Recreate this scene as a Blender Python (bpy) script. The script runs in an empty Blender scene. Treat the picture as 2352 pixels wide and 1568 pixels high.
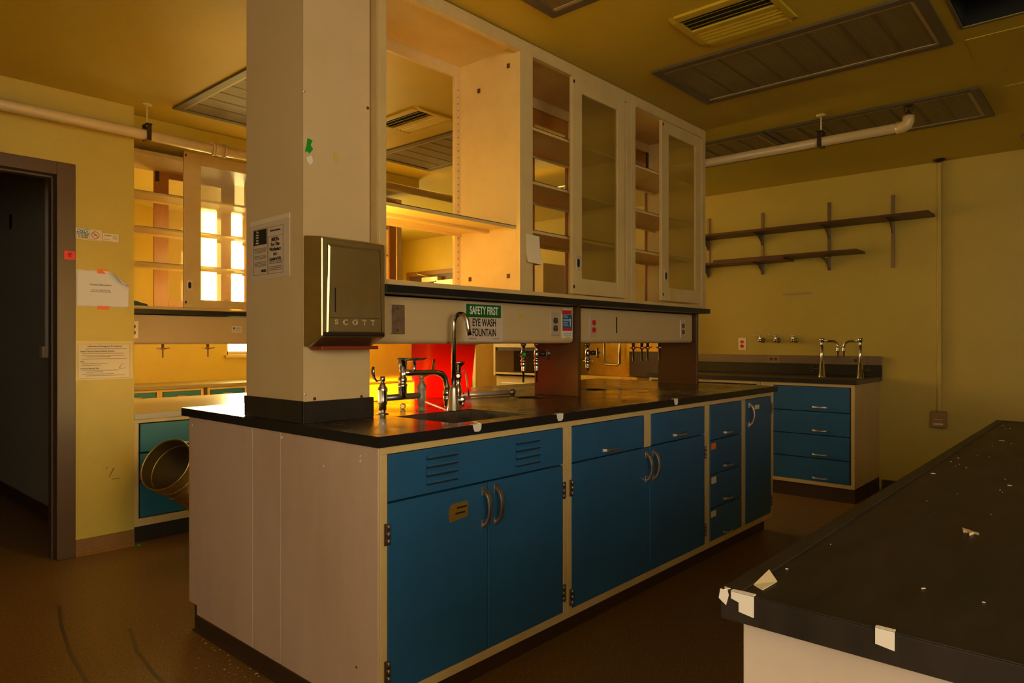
import bpy, bmesh, math, random
from mathutils import Vector, Matrix
PI = math.pi
random.seed(7)
SC = bpy.context.scene
C = SC.collection

# ------------------------------------------------------------------ camera
YAW = 0.7275
cam_d = bpy.data.cameras.new('camera'); cam = bpy.data.objects.new('camera', cam_d); C.objects.link(cam)
cam.location = (-1.2676, -1.6594, 1.1979)
cam.rotation_euler = (PI/2, 0, YAW-PI/2)
cam_d.sensor_width = 36; cam_d.lens = 1583.35/2352*36; cam_d.clip_start = 0.02
SC.camera = cam
# ------------------------------------------------------------------ colour management, exposure
SC.view_settings.view_transform = 'Standard'; SC.view_settings.look = 'None'
SC.view_settings.exposure = 0.0; SC.view_settings.gamma = 1.0; SC.view_settings.use_curve_mapping = False
SC.cycles.use_denoising = True
SC.cycles.max_bounces = 14; SC.cycles.diffuse_bounces = 8; SC.cycles.glossy_bounces = 5
SC.cycles.transparent_max_bounces = 24; SC.cycles.transmission_bounces = 6
SC.cycles.sample_clamp_indirect = 6.0
SC.cycles.caustics_reflective = False; SC.cycles.caustics_refractive = False
# ------------------------------------------------------------------ sky
W = bpy.data.worlds.new('sky'); SC.world = W; W.use_nodes = True
bg = W.node_tree.nodes['Background']; bg.inputs['Color'].default_value = (1.0, 0.90, 0.70, 1); bg.inputs['Strength'].default_value = 6.0
# ------------------------------------------------------------------ sun, daylight through the back window, added fill lamps
def light(name, kind, loc, energy, color, rot=None, direction=None, **kw):
    d = bpy.data.lights.new(name, kind); o = bpy.data.objects.new(name, d); C.objects.link(o)
    d.energy = energy; d.color = color; o.location = loc
    if direction is not None: o.rotation_euler = Vector(direction).to_track_quat('-Z', 'Y').to_euler()
    if rot: o.rotation_euler = rot
    for k, v in kw.items(): setattr(d, k, v)
    return o
EL = math.radians(3.6)
light('low_sun', 'SUN', (6, 12, 4), 215.0, (1.0, 0.80, 0.34), direction=(-.482*math.cos(EL), -.876*math.cos(EL), -math.sin(EL)), angle=math.radians(0.8))
light('daylight_back_window', 'AREA', (3.18, 5.93, 1.70), 120.0, (1.0, 0.80, 0.26), direction=(-0.65, -1, -0.05), shape='RECTANGLE', size=1.55, size_y=1.25)
light('added_fill_front', 'AREA', (-1.5, -4.12, 1.70), 25.0, (1.0, 0.80, 0.56), direction=(-0.1, 1, -0.15), shape='RECTANGLE', size=1.9, size_y=1.3)  # added fill behind the camera, lifts faces turned to the front
light('added_fill_left', 'AREA', (-3.12, -2.6, 1.70), 13.5, (1.0, 0.82, 0.62), direction=(1, 0.45, -0.3), shape='RECTANGLE', size=1.5, size_y=1.2)  # added fill from an unseen side, lifts faces turned left

# ================================================================== materials
def mat(name, col, rough=0.5, metal=0.0, noise=None, bump=None, col2=None, nscale=8, rough2=None, spec=0.5, coat=0, thresh=(0.4, 0.65), stretch=None, trans=0):
    m = bpy.data.materials.new(name); m.use_nodes = True
    nt = m.node_tree; b = nt.nodes['Principled BSDF']
    b.inputs['Base Color'].default_value = (*col, 1); b.inputs['Roughness'].default_value = rough
    b.inputs['Metallic'].default_value = metal; b.inputs['Specular IOR Level'].default_value = spec
    b.inputs['Coat Weight'].default_value = coat
    if trans: b.inputs['Transmission Weight'].default_value = trans
    tc = nt.nodes.new('ShaderNodeTexCoord'); src = tc.outputs['Object']
    if stretch:
        mp = nt.nodes.new('ShaderNodeMapping'); mp.inputs['Scale'].default_value = stretch
        nt.links.new(src, mp.inputs['Vector']); src = mp.outputs['Vector']
    if col2 is not None:
        n = nt.nodes.new('ShaderNodeTexNoise'); n.inputs['Scale'].default_value = nscale; n.inputs['Detail'].default_value = 8; n.inputs['Roughness'].default_value = 0.65
        nt.links.new(src, n.inputs['Vector'])
        r = nt.nodes.new('ShaderNodeMapRange'); r.inputs['From Min'].default_value = thresh[0]; r.inputs['From Max'].default_value = thresh[1]
        nt.links.new(n.outputs['Fac'], r.inputs['Value'])
        mx = nt.nodes.new('ShaderNodeMix'); mx.data_type = 'RGBA'
        mx.inputs['A'].default_value = (*col, 1); mx.inputs['B'].default_value = (*col2, 1)
        nt.links.new(r.outputs['Result'], mx.inputs['Factor']); nt.links.new(mx.outputs['Result'], b.inputs['Base Color'])
        if rough2 is not None:
            r2 = nt.nodes.new('ShaderNodeMapRange'); r2.inputs['From Min'].default_value = thresh[0]; r2.inputs['From Max'].default_value = thresh[1]
            r2.inputs['To Min'].default_value = rough; r2.inputs['To Max'].default_value = rough2
            nt.links.new(n.outputs['Fac'], r2.inputs['Value']); nt.links.new(r2.outputs['Result'], b.inputs['Roughness'])
    if bump:
        n2 = nt.nodes.new('ShaderNodeTexNoise'); n2.inputs['Scale'].default_value = bump[0]; n2.inputs['Detail'].default_value = 4
        nt.links.new(src, n2.inputs['Vector'])
        bp = nt.nodes.new('ShaderNodeBump'); bp.inputs['Strength'].default_value = bump[1]; bp.inputs['Distance'].default_value = 0.01
        nt.links.new(n2.outputs['Fac'], bp.inputs['Height']); nt.links.new(bp.outputs['Normal'], b.inputs['Normal'])
    return m

def glassmat(name, tint, dust, dustcol=(0.8, 0.72, 0.55), gl=0.06):
    m = bpy.data.materials.new(name); m.use_nodes = True; nt = m.node_tree; nt.nodes.clear()
    out = nt.nodes.new('ShaderNodeOutputMaterial')
    tr = nt.nodes.new('ShaderNodeBsdfTransparent'); tr.inputs['Color'].default_value = (*tint, 1)
    go = nt.nodes.new('ShaderNodeBsdfGlossy'); go.inputs['Roughness'].default_value = 0.03
    fr = nt.nodes.new('ShaderNodeFresnel'); fr.inputs['IOR'].default_value = 1.45
    ge = nt.nodes.new('ShaderNodeNewGeometry'); sb = nt.nodes.new('ShaderNodeMath'); sb.operation = 'SUBTRACT'; sb.inputs[0].default_value = 1.0; nt.links.new(ge.outputs['Backfacing'], sb.inputs[1])
    mu = nt.nodes.new('ShaderNodeMath'); mu.operation = 'MULTIPLY'; nt.links.new(fr.outputs[0], mu.inputs[0]); nt.links.new(sb.outputs[0], mu.inputs[1])
    m1 = nt.nodes.new('ShaderNodeMixShader'); nt.links.new(mu.outputs[0], m1.inputs[0]); nt.links.new(tr.outputs[0], m1.inputs[1]); nt.links.new(go.outputs[0], m1.inputs[2])
    tl = nt.nodes.new('ShaderNodeBsdfTranslucent'); tl.inputs['Color'].default_value = (*dustcol, 1)
    df = nt.nodes.new('ShaderNodeBsdfDiffuse'); df.inputs['Color'].default_value = (*dustcol, 1)
    m2 = nt.nodes.new('ShaderNodeMixShader'); m2.inputs[0].default_value = 0.5; nt.links.new(tl.outputs[0], m2.inputs[1]); nt.links.new(df.outputs[0], m2.inputs[2])
    tc = nt.nodes.new('ShaderNodeTexCoord'); n = nt.nodes.new('ShaderNodeTexNoise'); n.inputs['Scale'].default_value = 3; n.inputs['Detail'].default_value = 6
    nt.links.new(tc.outputs['Object'], n.inputs['Vector'])
    r = nt.nodes.new('ShaderNodeMapRange'); r.inputs['To Min'].default_value = dust*0.6; r.inputs['To Max'].default_value = dust*1.4
    nt.links.new(n.outputs['Fac'], r.inputs['Value'])
    m3 = nt.nodes.new('ShaderNodeMixShader'); nt.links.new(r.outputs[0], m3.inputs[0]); nt.links.new(m1.outputs[0], m3.inputs[1]); nt.links.new(m2.outputs[0], m3.inputs[2])
    nt.links.new(m3.outputs[0], out.inputs['Surface'])
    return m

wall_m = mat('wall_paint', (0.50, 0.37, 0.058), 0.42, col2=(0.46, 0.335, 0.052), nscale=1.6, bump=(60, 0.08))
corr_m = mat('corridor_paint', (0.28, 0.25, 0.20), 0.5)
ceil_m = mat('ceiling_paint', (0.53, 0.385, 0.026), 0.5, col2=(0.48, 0.345, 0.023), nscale=1.1, bump=(45, 0.08))
def floor_mat():
    m = mat('speckled_vinyl', (0.25, 0.125, 0.02), 0.34, col2=(0.09, 0.04, 0.006), nscale=120, thresh=(0.40, 0.62), bump=(35, 0.12))
    nt = m.node_tree; b = nt.nodes['Principled BSDF']
    n = nt.nodes.new('ShaderNodeTexNoise'); n.inputs['Scale'].default_value = 2.2; n.inputs['Detail'].default_value = 7
    r = nt.nodes.new('ShaderNodeMapRange'); r.inputs['To Min'].default_value = 0.22; r.inputs['To Max'].default_value = 0.62
    nt.links.new(n.outputs['Fac'], r.inputs['Value']); nt.links.new(r.outputs[0], b.inputs['Roughness'])
    return m
floor_m = floor_mat()
cove_m = mat('tan_cove_base', (0.24, 0.115, 0.03), 0.45, col2=(0.14, 0.06, 0.012), nscale=190)
darkcove_m = mat('black_cove_base', (0.018, 0.014, 0.012), 0.4, col2=(0.03, 0.022, 0.016), nscale=9)
brown_m = mat('brown_cove_base', (0.045, 0.022, 0.012), 0.42)
cream_m = mat('cream_enamel', (0.62, 0.46, 0.19), 0.38, col2=(0.56, 0.40, 0.16), nscale=5)
panel_m = mat('worn_beige_steel', (0.60, 0.44, 0.32), 0.42, col2=(0.46, 0.32, 0.21), nscale=2.6, thresh=(0.45, 0.85), stretch=(1, 1, 0.35))
service_m = mat('beige_service_panel', (0.60, 0.43, 0.21), 0.34)
col_m = mat('column_enamel', (0.64, 0.475, 0.24), 0.36, col2=(0.60, 0.44, 0.21), nscale=3)
blue_m = mat('blue_enamel', (0.016, 0.10, 0.235), 0.40, col2=(0.016, 0.082, 0.19), nscale=2.2, bump=(20, 0.03))
green_m = mat('teal_enamel', (0.014, 0.12, 0.18), 0.4)
black_m = mat('black_epoxy_resin', (0.022, 0.016, 0.010), 0.16, col2=(0.10, 0.058, 0.02), nscale=4, rough2=0.36, thresh=(0.30, 0.75), bump=(9, 0.05))
edge_m = mat('black_resin_edge', (0.011, 0.011, 0.012), 0.38, spec=0.35)
bench_m = mat('scuffed_black_resin', (0.012, 0.009, 0.007), 0.42, spec=0.3, col2=(0.040, 0.028, 0.017), nscale=4, rough2=0.6, thresh=(0.3, 0.8), stretch=(1, 3, 1))
desk_m = mat('pale_worktop', (0.40, 0.35, 0.27), 0.28)
chrome_m = mat('chrome', (0.62, 0.58, 0.52), 0.16, 1.0)
dull_m = mat('limescaled_chrome', (0.30, 0.25, 0.18), 0.55, 0.6, col2=(0.42, 0.36, 0.27), nscale=60)
alu_m = mat('brushed_aluminium', (0.62, 0.56, 0.50), 0.34, 1.0)
steel_m = mat('tarnished_steel', (0.66, 0.56, 0.30), 0.34, 1.0, col2=(0.58, 0.48, 0.24), nscale=6, rough2=0.42)
brass_m = mat('scratched_sheet_metal', (0.72, 0.47, 0.10), 0.34, 0.85, col2=(0.60, 0.36, 0.06), nscale=9, rough2=0.5)
plate_m = mat('scuffed_steel_plate', (0.55, 0.43, 0.32), 0.42, 0.9, col2=(0.38, 0.28, 0.2), nscale=40)
ltplate_m = mat('pale_steel_plate', (0.70, 0.58, 0.44), 0.35, 0.5)
darkmetal_m = mat('dark_bronze', (0.05, 0.03, 0.022), 0.35, 0.5)
hinge_m = mat('hinge_metal', (0.26, 0.19, 0.13), 0.4, 0.9)
brownpanel_m = mat('brown_end_panel', (0.085, 0.040, 0.012), 0.30)
frame_m = mat('brown_door_frame', (0.07, 0.036, 0.016), 0.45)
wood_m = mat('orange_varnished_wood', (0.42, 0.18, 0.035), 0.36, col2=(0.34, 0.13, 0.024), nscale=7, stretch=(1, 1, 0.15))
shelfwood_m = mat('red_brown_wood', (0.10, 0.028, 0.008), 0.45, col2=(0.06, 0.017, 0.006), nscale=9, stretch=(1, 0.15, 1))
shelf_m = mat('cream_shelf', (0.60, 0.44, 0.17), 0.38)
grey_m = mat('light_fixture_frame', (0.10, 0.075, 0.045), 0.45)
lens_m = mat('prismatic_lens', (0.16, 0.115, 0.045), 0.45)
def ribs(m, sc, axis='Y', dist=0.01):
    nt = m.node_tree; b = nt.nodes['Principled BSDF']; tc = nt.nodes.new('ShaderNodeTexCoord')
    w = nt.nodes.new('ShaderNodeTexWave'); w.wave_type = 'BANDS'; w.bands_direction = axis; w.inputs['Scale'].default_value = sc
    nt.links.new(tc.outputs['Object'], w.inputs['Vector']); bp = nt.nodes.new('ShaderNodeBump'); bp.inputs['Strength'].default_value = 0.3; bp.inputs['Distance'].default_value = dist
    nt.links.new(w.outputs['Fac'], bp.inputs['Height']); nt.links.new(bp.outputs['Normal'], b.inputs['Normal'])
ribs(lens_m, 18, 'Y', 0.004)
strip_m = mat('fixture_inner_strip', (0.40, 0.28, 0.12), 0.4)
pipe_m = mat('painted_pipe', (0.62, 0.45, 0.19), 0.32)
void_m = mat('dark_void', (0.006, 0.006, 0.005), 0.9)
paper_m = mat('white_paper', (0.78, 0.72, 0.62), 0.6)
oldpaper_m = mat('laminated_paper', (0.62, 0.50, 0.34), 0.3)
yelpaper_m = mat('yellowed_paper', (0.74, 0.62, 0.38), 0.6)
ink_m = mat('black_ink', (0.012, 0.010, 0.008), 0.6)
grayink_m = mat('faded_ink', (0.13, 0.09, 0.05), 0.6)
redink_m = mat('red_ink', (0.55, 0.02, 0.02), 0.5)
white_m = mat('white_print', (0.8, 0.78, 0.72), 0.5)
green_sign_m = mat('safety_green', (0.004, 0.12, 0.012), 0.4)
teal_sign_m = mat('notice_blue', (0.01, 0.18, 0.26), 0.5)
orange_m = mat('orange_tape', (0.85, 0.16, 0.02), 0.5)
red_m = mat('red_sticker', (0.80, 0.015, 0.012), 0.45)
bluecard_m = mat('blue_card', (0.01, 0.10, 0.26), 0.4)
green_tape_m = mat('green_tape', (0.01, 0.30, 0.02), 0.4)
mask_m = mat('masking_tape', (0.62, 0.42, 0.10), 0.6)
outlet_m = mat('dark_receptacle', (0.035, 0.02, 0.012), 0.4)
redoutlet_m = mat('red_receptacle', (0.62, 0.01, 0.01), 0.35)
cloth_m = mat('blue_cloth', (0.01, 0.07, 0.13), 0.8)
rust_m = mat('rusty_screw', (0.13, 0.05, 0.02), 0.6, 0.5)
towel_m = mat('red_brown_plastic', (0.22, 0.03, 0.01), 0.4)
bucket_m = mat('red_plastic', (0.85, 0.015, 0.004), 0.32)
def translu(m, col, fac):
    nt = m.node_tree; b = nt.nodes['Principled BSDF']; out = [n for n in nt.nodes if n.type == 'OUTPUT_MATERIAL'][0]
    t = nt.nodes.new('ShaderNodeBsdfTranslucent'); t.inputs['Color'].default_value = (*col, 1); mx = nt.nodes.new('ShaderNodeMixShader'); mx.inputs[0].default_value = fac
    nt.links.new(b.outputs[0], mx.inputs[1]); nt.links.new(t.outputs[0], mx.inputs[2]); nt.links.new(mx.outputs[0], out.inputs['Surface'])
translu(bucket_m, (1.0, 0.06, 0.005), 0.6)
debris_m = mat('paper_scrap', (0.55, 0.40, 0.22), 0.7)
winframe_m = mat('window_frame_paint', (0.55, 0.42, 0.2), 0.4)
pane_m = glassmat('window_glass', (0.97, 0.96, 0.92), 0.03)
dusty_m = glassmat('dusty_cabinet_glass', (0.84, 0.82, 0.55), 0.11, (0.60, 0.50, 0.20))
clear_m = glassmat('cabinet_glass', (0.93, 0.91, 0.82), 0.05)

# ================================================================== mesh helpers
class MB:
    def __init__(s): s.bm = bmesh.new(); s.mats = []
    def mi(s, m):
        if m is None: return 0
        if m not in s.mats: s.mats.append(m)
        return s.mats.index(m)
    def box(s, x0, x1, y0, y1, z0, z1, m=None):
        x0, x1 = sorted((x0, x1)); y0, y1 = sorted((y0, y1)); z0, z1 = sorted((z0, z1))
        v = [s.bm.verts.new(p) for p in ((x0,y0,z0),(x1,y0,z0),(x1,y1,z0),(x0,y1,z0),(x0,y0,z1),(x1,y0,z1),(x1,y1,z1),(x0,y1,z1))]
        i = s.mi(m)
        for f in ((3,2,1,0),(4,5,6,7),(0,1,5,4),(1,2,6,5),(2,3,7,6),(3,0,4,7)):
            s.bm.faces.new([v[k] for k in f]).material_index = i
        return s
    def prism(s, pts, axis, a, b, m=None):
        """polygon pts (2d) extruded along axis from a to b"""
        def P(u, v, w): return {'X': (w, u, v), 'Y': (u, w, v), 'Z': (u, v, w)}[axis]
        A = [s.bm.verts.new(P(u, v, a)) for u, v in pts]; B = [s.bm.verts.new(P(u, v, b)) for u, v in pts]
        i = s.mi(m); n = len(pts)
        fs = [s.bm.faces.new(A), s.bm.faces.new(B[::-1])]
        for k in range(n): fs.append(s.bm.faces.new((A[k], B[k], B[(k+1) % n], A[(k+1) % n])))
        for f in fs: f.material_index = i
        return s
    def rings(s, rings, cap=True, m=None, smooth=True, closed=False):
        i = s.mi(m); R = [[s.bm.verts.new(p) for p in r] for r in rings]; n = len(R[0])
        pairs = list(zip(R[:-1], R[1:])) + ([(R[-1], R[0])] if closed else [])
        for a, b in pairs:
            for k in range(n):
                f = s.bm.faces.new((a[k], a[(k+1) % n], b[(k+1) % n], b[k])); f.smooth = smooth; f.material_index = i
        if cap and not closed:
            for r in (R[0][::-1], R[-1]):
                f = s.bm.faces.new(r); f.material_index = i
        return s
    def tube(s, path, r, n=16, m=None, cap=True, up=None, flat=None):
        path = [Vector(p) for p in path]; N = len(path)
        rs = r if isinstance(r, (list, tuple)) else [r]*N
        T = []
        for k in range(N):
            t = (path[min(k+1, N-1)]-path[max(k-1, 0)]); T.append(t.normalized())
        u = Vector(up) if up else (Vector((0, 0, 1)) if abs(T[0].z) < 0.9 else Vector((1, 0, 0)))
        out = []
        for k in range(N):
            u = (u - T[k]*u.dot(T[k])).normalized(); v = T[k].cross(u)
            fx = flat if flat else 1.0
            out.append([path[k] + (u*math.cos(2*PI*j/n)*fx + v*math.sin(2*PI*j/n))*rs[k] for j in range(n)])
        return s.rings(out, cap, m)
    def lathe(s, base, prof, axis=(0, 0, 1), n=24, m=None, cap=True):
        """prof: (radius, height) along axis from base"""
        a = Vector(axis).normalized(); u = a.orthogonal().normalized(); v = a.cross(u); base = Vector(base)
        return s.rings([[base + a*h + (u*math.cos(2*PI*j/n)+v*math.sin(2*PI*j/n))*max(r, 1e-4) for j in range(n)] for r, h in prof], cap, m)
    def quad(s, pts, m=None):
        f = s.bm.faces.new([s.bm.verts.new(p) for p in pts]); f.material_index = s.mi(m); return s
    def build(s, name, m=None, parent=None, bevel=0, loc=None):
        me = bpy.data.meshes.new(name); bmesh.ops.recalc_face_normals(s.bm, faces=s.bm.faces[:]); s.bm.to_mesh(me); s.bm.free()
        if s.mats:
            for q in s.mats: me.materials.append(q)
        elif m: me.materials.append(m)
        o = bpy.data.objects.new(name, me); C.objects.link(o)
        if parent is not None: o.parent = parent
        if bevel:
            b = o.modifiers.new('bevel', 'BEVEL'); b.width = bevel; b.segments = 2; b.limit_method = 'ANGLE'; b.angle_limit = math.radians(40)
        if loc: o.location = loc
        return o
def tag(o, label=None, cat=None, group=None, kind=None):
    if label: o['label'] = label
    if cat: o['category'] = cat
    if group: o['group'] = group
    if kind: o['kind'] = kind
    return o
def thing(name, label, cat, loc=(0, 0, 0), rz=0, group=None):
    o = bpy.data.objects.new(name, None); C.objects.link(o); o.location = loc; o.rotation_euler = (0, 0, rz); o.empty_display_size = 0.05
    return tag(o, label, cat, group)
def struct(name, mb, m=None, bevel=0, parent=None):
    o = mb.build(name, m, parent, bevel)
    if parent is None: o['kind'] = 'structure'
    return o
def dup(root, loc=None, rz=None, label=None, group=None):
    """copy a thing with its parts and their sub-parts"""
    def rec(o, par):
        c = o.copy(); C.objects.link(c)
        if par is not None: c.parent = par
        for ch in [x for x in kids[o.name]]: rec(ch, c)
        return c
    kids = {}
    def coll(o):
        kids[o.name] = [x for x in list(C.objects) if x.parent == o]
        for x in kids[o.name]: coll(x)
    coll(root)
    r = rec(root, None)
    if loc is not None: r.location = loc
    if rz is not None: r.rotation_euler = (0, 0, rz)
    if label: r['label'] = label
    if group: r['group'] = group
    return r
def text(body, size, m, loc, rot, parent, name='lettering', bold=0.0, sx=1.0, align='CENTER', depth=0.0004, spacing=1.0):
    cu = bpy.data.curves.new('t', 'FONT'); cu.body = body; cu.size = size; cu.align_x = align; cu.align_y = 'CENTER'
    cu.offset = bold; cu.extrude = depth; cu.space_character = spacing; cu.space_line = 1.0
    t = bpy.data.objects.new('t', cu); C.objects.link(t)
    dg = bpy.context.evaluated_depsgraph_get(); dg.update()
    me = bpy.data.meshes.new_from_object(t.evaluated_get(dg))
    bpy.data.objects.remove(t)
    me.transform(Matrix.Diagonal((sx, 1, 1, 1))); me.name = name
    me.materials.clear(); me.materials.append(m)
    o = bpy.data.objects.new(name, me); C.objects.link(o); o.location = loc; o.rotation_euler = rot
    if parent is not None: o.parent = parent
    return o
FY = (PI/2, 0, 0)             # reads from -Y
FX = (PI/2, 0, -PI/2)         # reads from -X

H = 2.58; XR = 4.877; YB = 5.85; YD = 2.706; XL = -3.2; YF = -4.2; XW = 0.2856
# ================================================================== room shell
def slab(name, x0, x1, y0, y1, z0, z1, m): return struct(name, MB().box(x0, x1, y0, y1, z0, z1), m)
f0 = MB(); f0.box(XL-.2, XR+.2, YF-.2, YB+.18, -.1, 0); f0.box(XL-.2, XW, YB+.18, 9.2, -.1, 0)
struct('floor', f0, floor_m)
HX0, HX1, HY0, HY1 = 1.99, 2.32, -1.75, -1.125     # open hatch in the ceiling
c = MB()
for b in ((XL-.2, HX0, YF-.2, YB+.18), (HX1, XR+.2, YF-.2, YB+.18), (HX0, HX1, YF-.2, HY0), (HX0, HX1, HY1, YB+.18), (XL-.2, XW, YB+.18, 9.2)): c.box(*b, H, H+0.08)
struct('ceiling', c, ceil_m)
# right wall (along Y)
slab('wall_right', XR, XR+.15, YF-.2, YB+.18, 0, H, wall_m)
# back wall with window opening
WX0, WX1, WZ0, WZ1 = 2.37, 4.00, 1.047, 2.34
b = MB()
b.box(XW-.15, WX0, YB, YB+.18, 0, H); b.box(WX1, XR, YB, YB+.10, 0, H); b.box(WX0, WX1, YB, YB+.18, 0, WZ0); b.box(WX0, WX1, YB, YB+.18, WZ1, H)
struct('wall_back', b, wall_m)
w = thing('window_1', None, None, (WX0, YB, WZ0)); w['kind'] = 'structure'
ww, wh = WX1-WX0, WZ1-WZ0
fr = MB()
fr.box(0, ww, .06, .11, 0, .04); fr.box(0, ww, .06, .11, wh-.04, wh); fr.box(0, .04, .06, .11, 0, wh); fr.box(ww-.04, ww, .06, .11, 0, wh)
fr.box(ww*.52-.02, ww*.52+.02, .065, .105, .04, wh-.04)
fr.build('window_frame', winframe_m, w)
MB().box(.04, ww-.04, .083, .087, .04, wh-.04).build('window_pane', pane_m, w)
MB().box(-.03, ww+.03, -.04, .06, -.03, 0).build('window_sill', winframe_m, w)
# left wall of the room behind the camera, with an opening added for the left fill lamp
b = MB(); b.box(XL-.15, XL, YF, -3.4, 0, H); b.box(XL-.15, XL, -1.8, YD, 0, H); b.box(XL-.15, XL, -3.4, -1.8, 0, 1.05); b.box(XL-.15, XL, -3.4, -1.8, 2.35, H)
struct('wall_left', b, wall_m)
b = MB(); FX0, FX1, FZ0, FZ1 = -2.5, -.5, 1.0, 2.40  # front wall, opening added to hold the front fill lamp
b.box(XL-.15, FX0, YF-.15, YF, 0, H); b.box(FX1, XR+.15, YF-.15, YF, 0, H); b.box(FX0, FX1, YF-.15, YF, 0, FZ0); b.box(FX0, FX1, YF-.15, YF, FZ1, H)
struct('wall_front', b, wall_m)
# door wall (faces the camera) and the stub that divides corridor from lab
DX0, DX1, DZ = -1.16, -0.11, 2.11
b = MB()
b.box(XL, DX0-.09, YD, YD+.12, 0, H); b.box(DX1+.09, XW, YD, YD+.12, 0, H); b.box(DX0-.09, DX1+.09, YD, YD+.12, DZ+.07, H)
struct('wall_door_side', b, wall_m)
struct('wall_corridor', MB().box(.13, XW, YD+.12, 9.2, 0, H, wall_m), None)
struct('wall_corridor_lining', MB().box(.122, .13, YD+.12, 9.2, 0, H), corr_m)
slab('wall_corridor_far', -3.2, .122, 9.0, 9.2, 0, H, corr_m)
slab('wall_corridor_left', -1.75, -1.6, YD+.12, 9.0, 0, H, corr_m)
struct('baseboard_corridor', MB().prism([(.122, 0), (.122, .09), (.114, .09), (.112, .01), (.10, 0)], 'Y', YD+.12, 9.0), brown_m)
struct('baseboard_left', MB().prism([(YD, 0), (YD, .092), (YD-.006, .09), (YD-.008, .012), (YD-.022, 0)], 'X', DX1+.09, XW), cove_m)
struct('baseboard_right', MB().prism([(XR, 0), (XR, .085), (XR-.006, .083), (XR-.008, .012), (XR-.02, 0)], 'Y', YF, -.19), brown_m)
d = thing('door_1', None, None, (DX0, YD, 0)); d['kind'] = 'structure'
dw = DX1-DX0
f = MB()
f.box(-.09, 0, -.012, .13, 0, DZ+.07); f.box(dw, dw+.09, -.012, .13, 0, DZ+.07); f.box(0, dw, -.012, .13, DZ, DZ+.07)
f.box(dw-.012, dw, .045, .10, 0, DZ); f.box(0, dw, .045, .10, DZ-.012, DZ)
f.build('door_frame', frame_m, d, 0.003)
# door far on the right wall
d2 = thing('door_2', None, None, (XR, 4.72, 0)); d2['kind'] = 'structure'
f = MB(); f.box(-.03, 0, -.06, 0, 0, 2.14); f.box(-.03, 0, .95, 1.01, 0, 2.14); f.box(-.03, 0, 0, .95, 2.08, 2.14)
f.build('door_frame', mat('brown_stained_frame', (.20, .09, .022), .4), d2, .002); MB().box(-.012, 0, 0, .95, 0, 2.08).build('door_leaf', frame_m, d2)
MB().box(-.10, -.012, .30, .62, 1.98, 2.05).build('door_closer', ltplate_m, d2, .01)
MB().tube([(-.05, .5, 2.05), (-.16, .62, 2.09), (-.03, .78, 2.12)], .008, 8).build('door_closer_arm', alu_m, d2)

# ---------------------------------------------------- ceiling furniture
hatch = thing('ceiling_hatch', 'dark open hatch in the ceiling at the top right corner', 'ceiling hatch', (HX0, HY0, H))
hb = MB(); hw, hd = HX1-HX0, HY1-HY0
hb.box(0, .006, 0, hd, .002, .30); hb.box(hw-.006, hw, 0, hd, .002, .30); hb.box(0, hw, 0, .006, .002, .30); hb.box(0, hw, hd-.006, hd, .002, .30); hb.box(0, hw, 0, hd, .30, .31)
hb.build('hatch_box', void_m, hatch)
hf = MB(); hf.box(-.012, 0, -.012, hd+.012, -.004, 0); hf.box(hw, hw+.012, -.012, hd+.012, -.004, 0); hf.box(0, hw, hd, hd+.012, -.004, 0); hf.box(0, hw, -.012, 0, -.004, 0)
hf.build('hatch_frame', grey_m, hatch)
for k, (a, b_, c_, d_) in enumerate(((2.475, 3.08, -1.9, -1.108), (3.29, 3.9, -1.8, -1.165), (-.43, .184, .72, 1.333))):
    struct('trim_%d' % (k+1), MB().box(a, b_, c_, d_, H-.003, H), ceil_m)

lensrib_m = mat('lens_rib', (0.115, 0.08, 0.035), 0.45)
def troffer(x0, x1, y0, y1, label, n=1):
    t = thing('ceiling_light', label, 'ceiling light', (x0, y0, H), 0, 'recessed fluorescent ceiling lights')
    w, d = x1-x0, y1-y0; q = .045; f = MB()
    f.box(0, w, 0, q, -.012, 0); f.box(0, w, d-q, d, -.012, 0); f.box(0, q, q, d-q, -.012, 0); f.box(w-q, w, q, d-q, -.012, 0)
    f.build('frame', grey_m, t, .002)
    s = MB(); s.box(q, w-q, q, q+.014, -.010, -.001); s.box(w-q-.014, w-q, q+.014, d-q, -.010, -.001); s.box(q, q+.014, q+.014, d-q, -.010, -.001)
    s.build('inner_trim', strip_m, t)
    l = MB(); l.box(q+.014, w-q-.014, q+.014, d-q, -.006, -.001)
    lens = l.build('diffuser', lens_m, t)
    jt = MB()
    for k in range(1, 8):
        yy = q+.014+(d-2*q-.028)*k/8; jt.box(q+.016, w-q-.016, yy-.004, yy, -.0072, -.006); jt.box(q+.016, w-q-.016, yy+.007, yy+.010, -.0072, -.006)
    tag(jt.build('diffuser_ribs', lensrib_m, lens), kind='stuff')
    return t
troffer(1.839, 2.467, -1.065, .155, 'large dark recessed ceiling light to the upper right of the glass cabinets')
troffer(3.20, 3.825, -1.065, .11, 'far recessed ceiling light behind the white sprinkler pipe')
troffer(3.20, 3.825, .12, 1.34, 'recessed ceiling light partly hidden by the last cabinet and the pipe')
troffer(.42, 1.037, -1.065, .157, 'ceiling light whose corner peeks in at the top edge above the cabinets')
troffer(.438, 1.045, 1.32, 2.545, 'ceiling light left of the column above the pipe')
troffer(1.845, 2.44, 1.32, 2.535, 'ceiling light seen through the open doorless cabinet')
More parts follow.
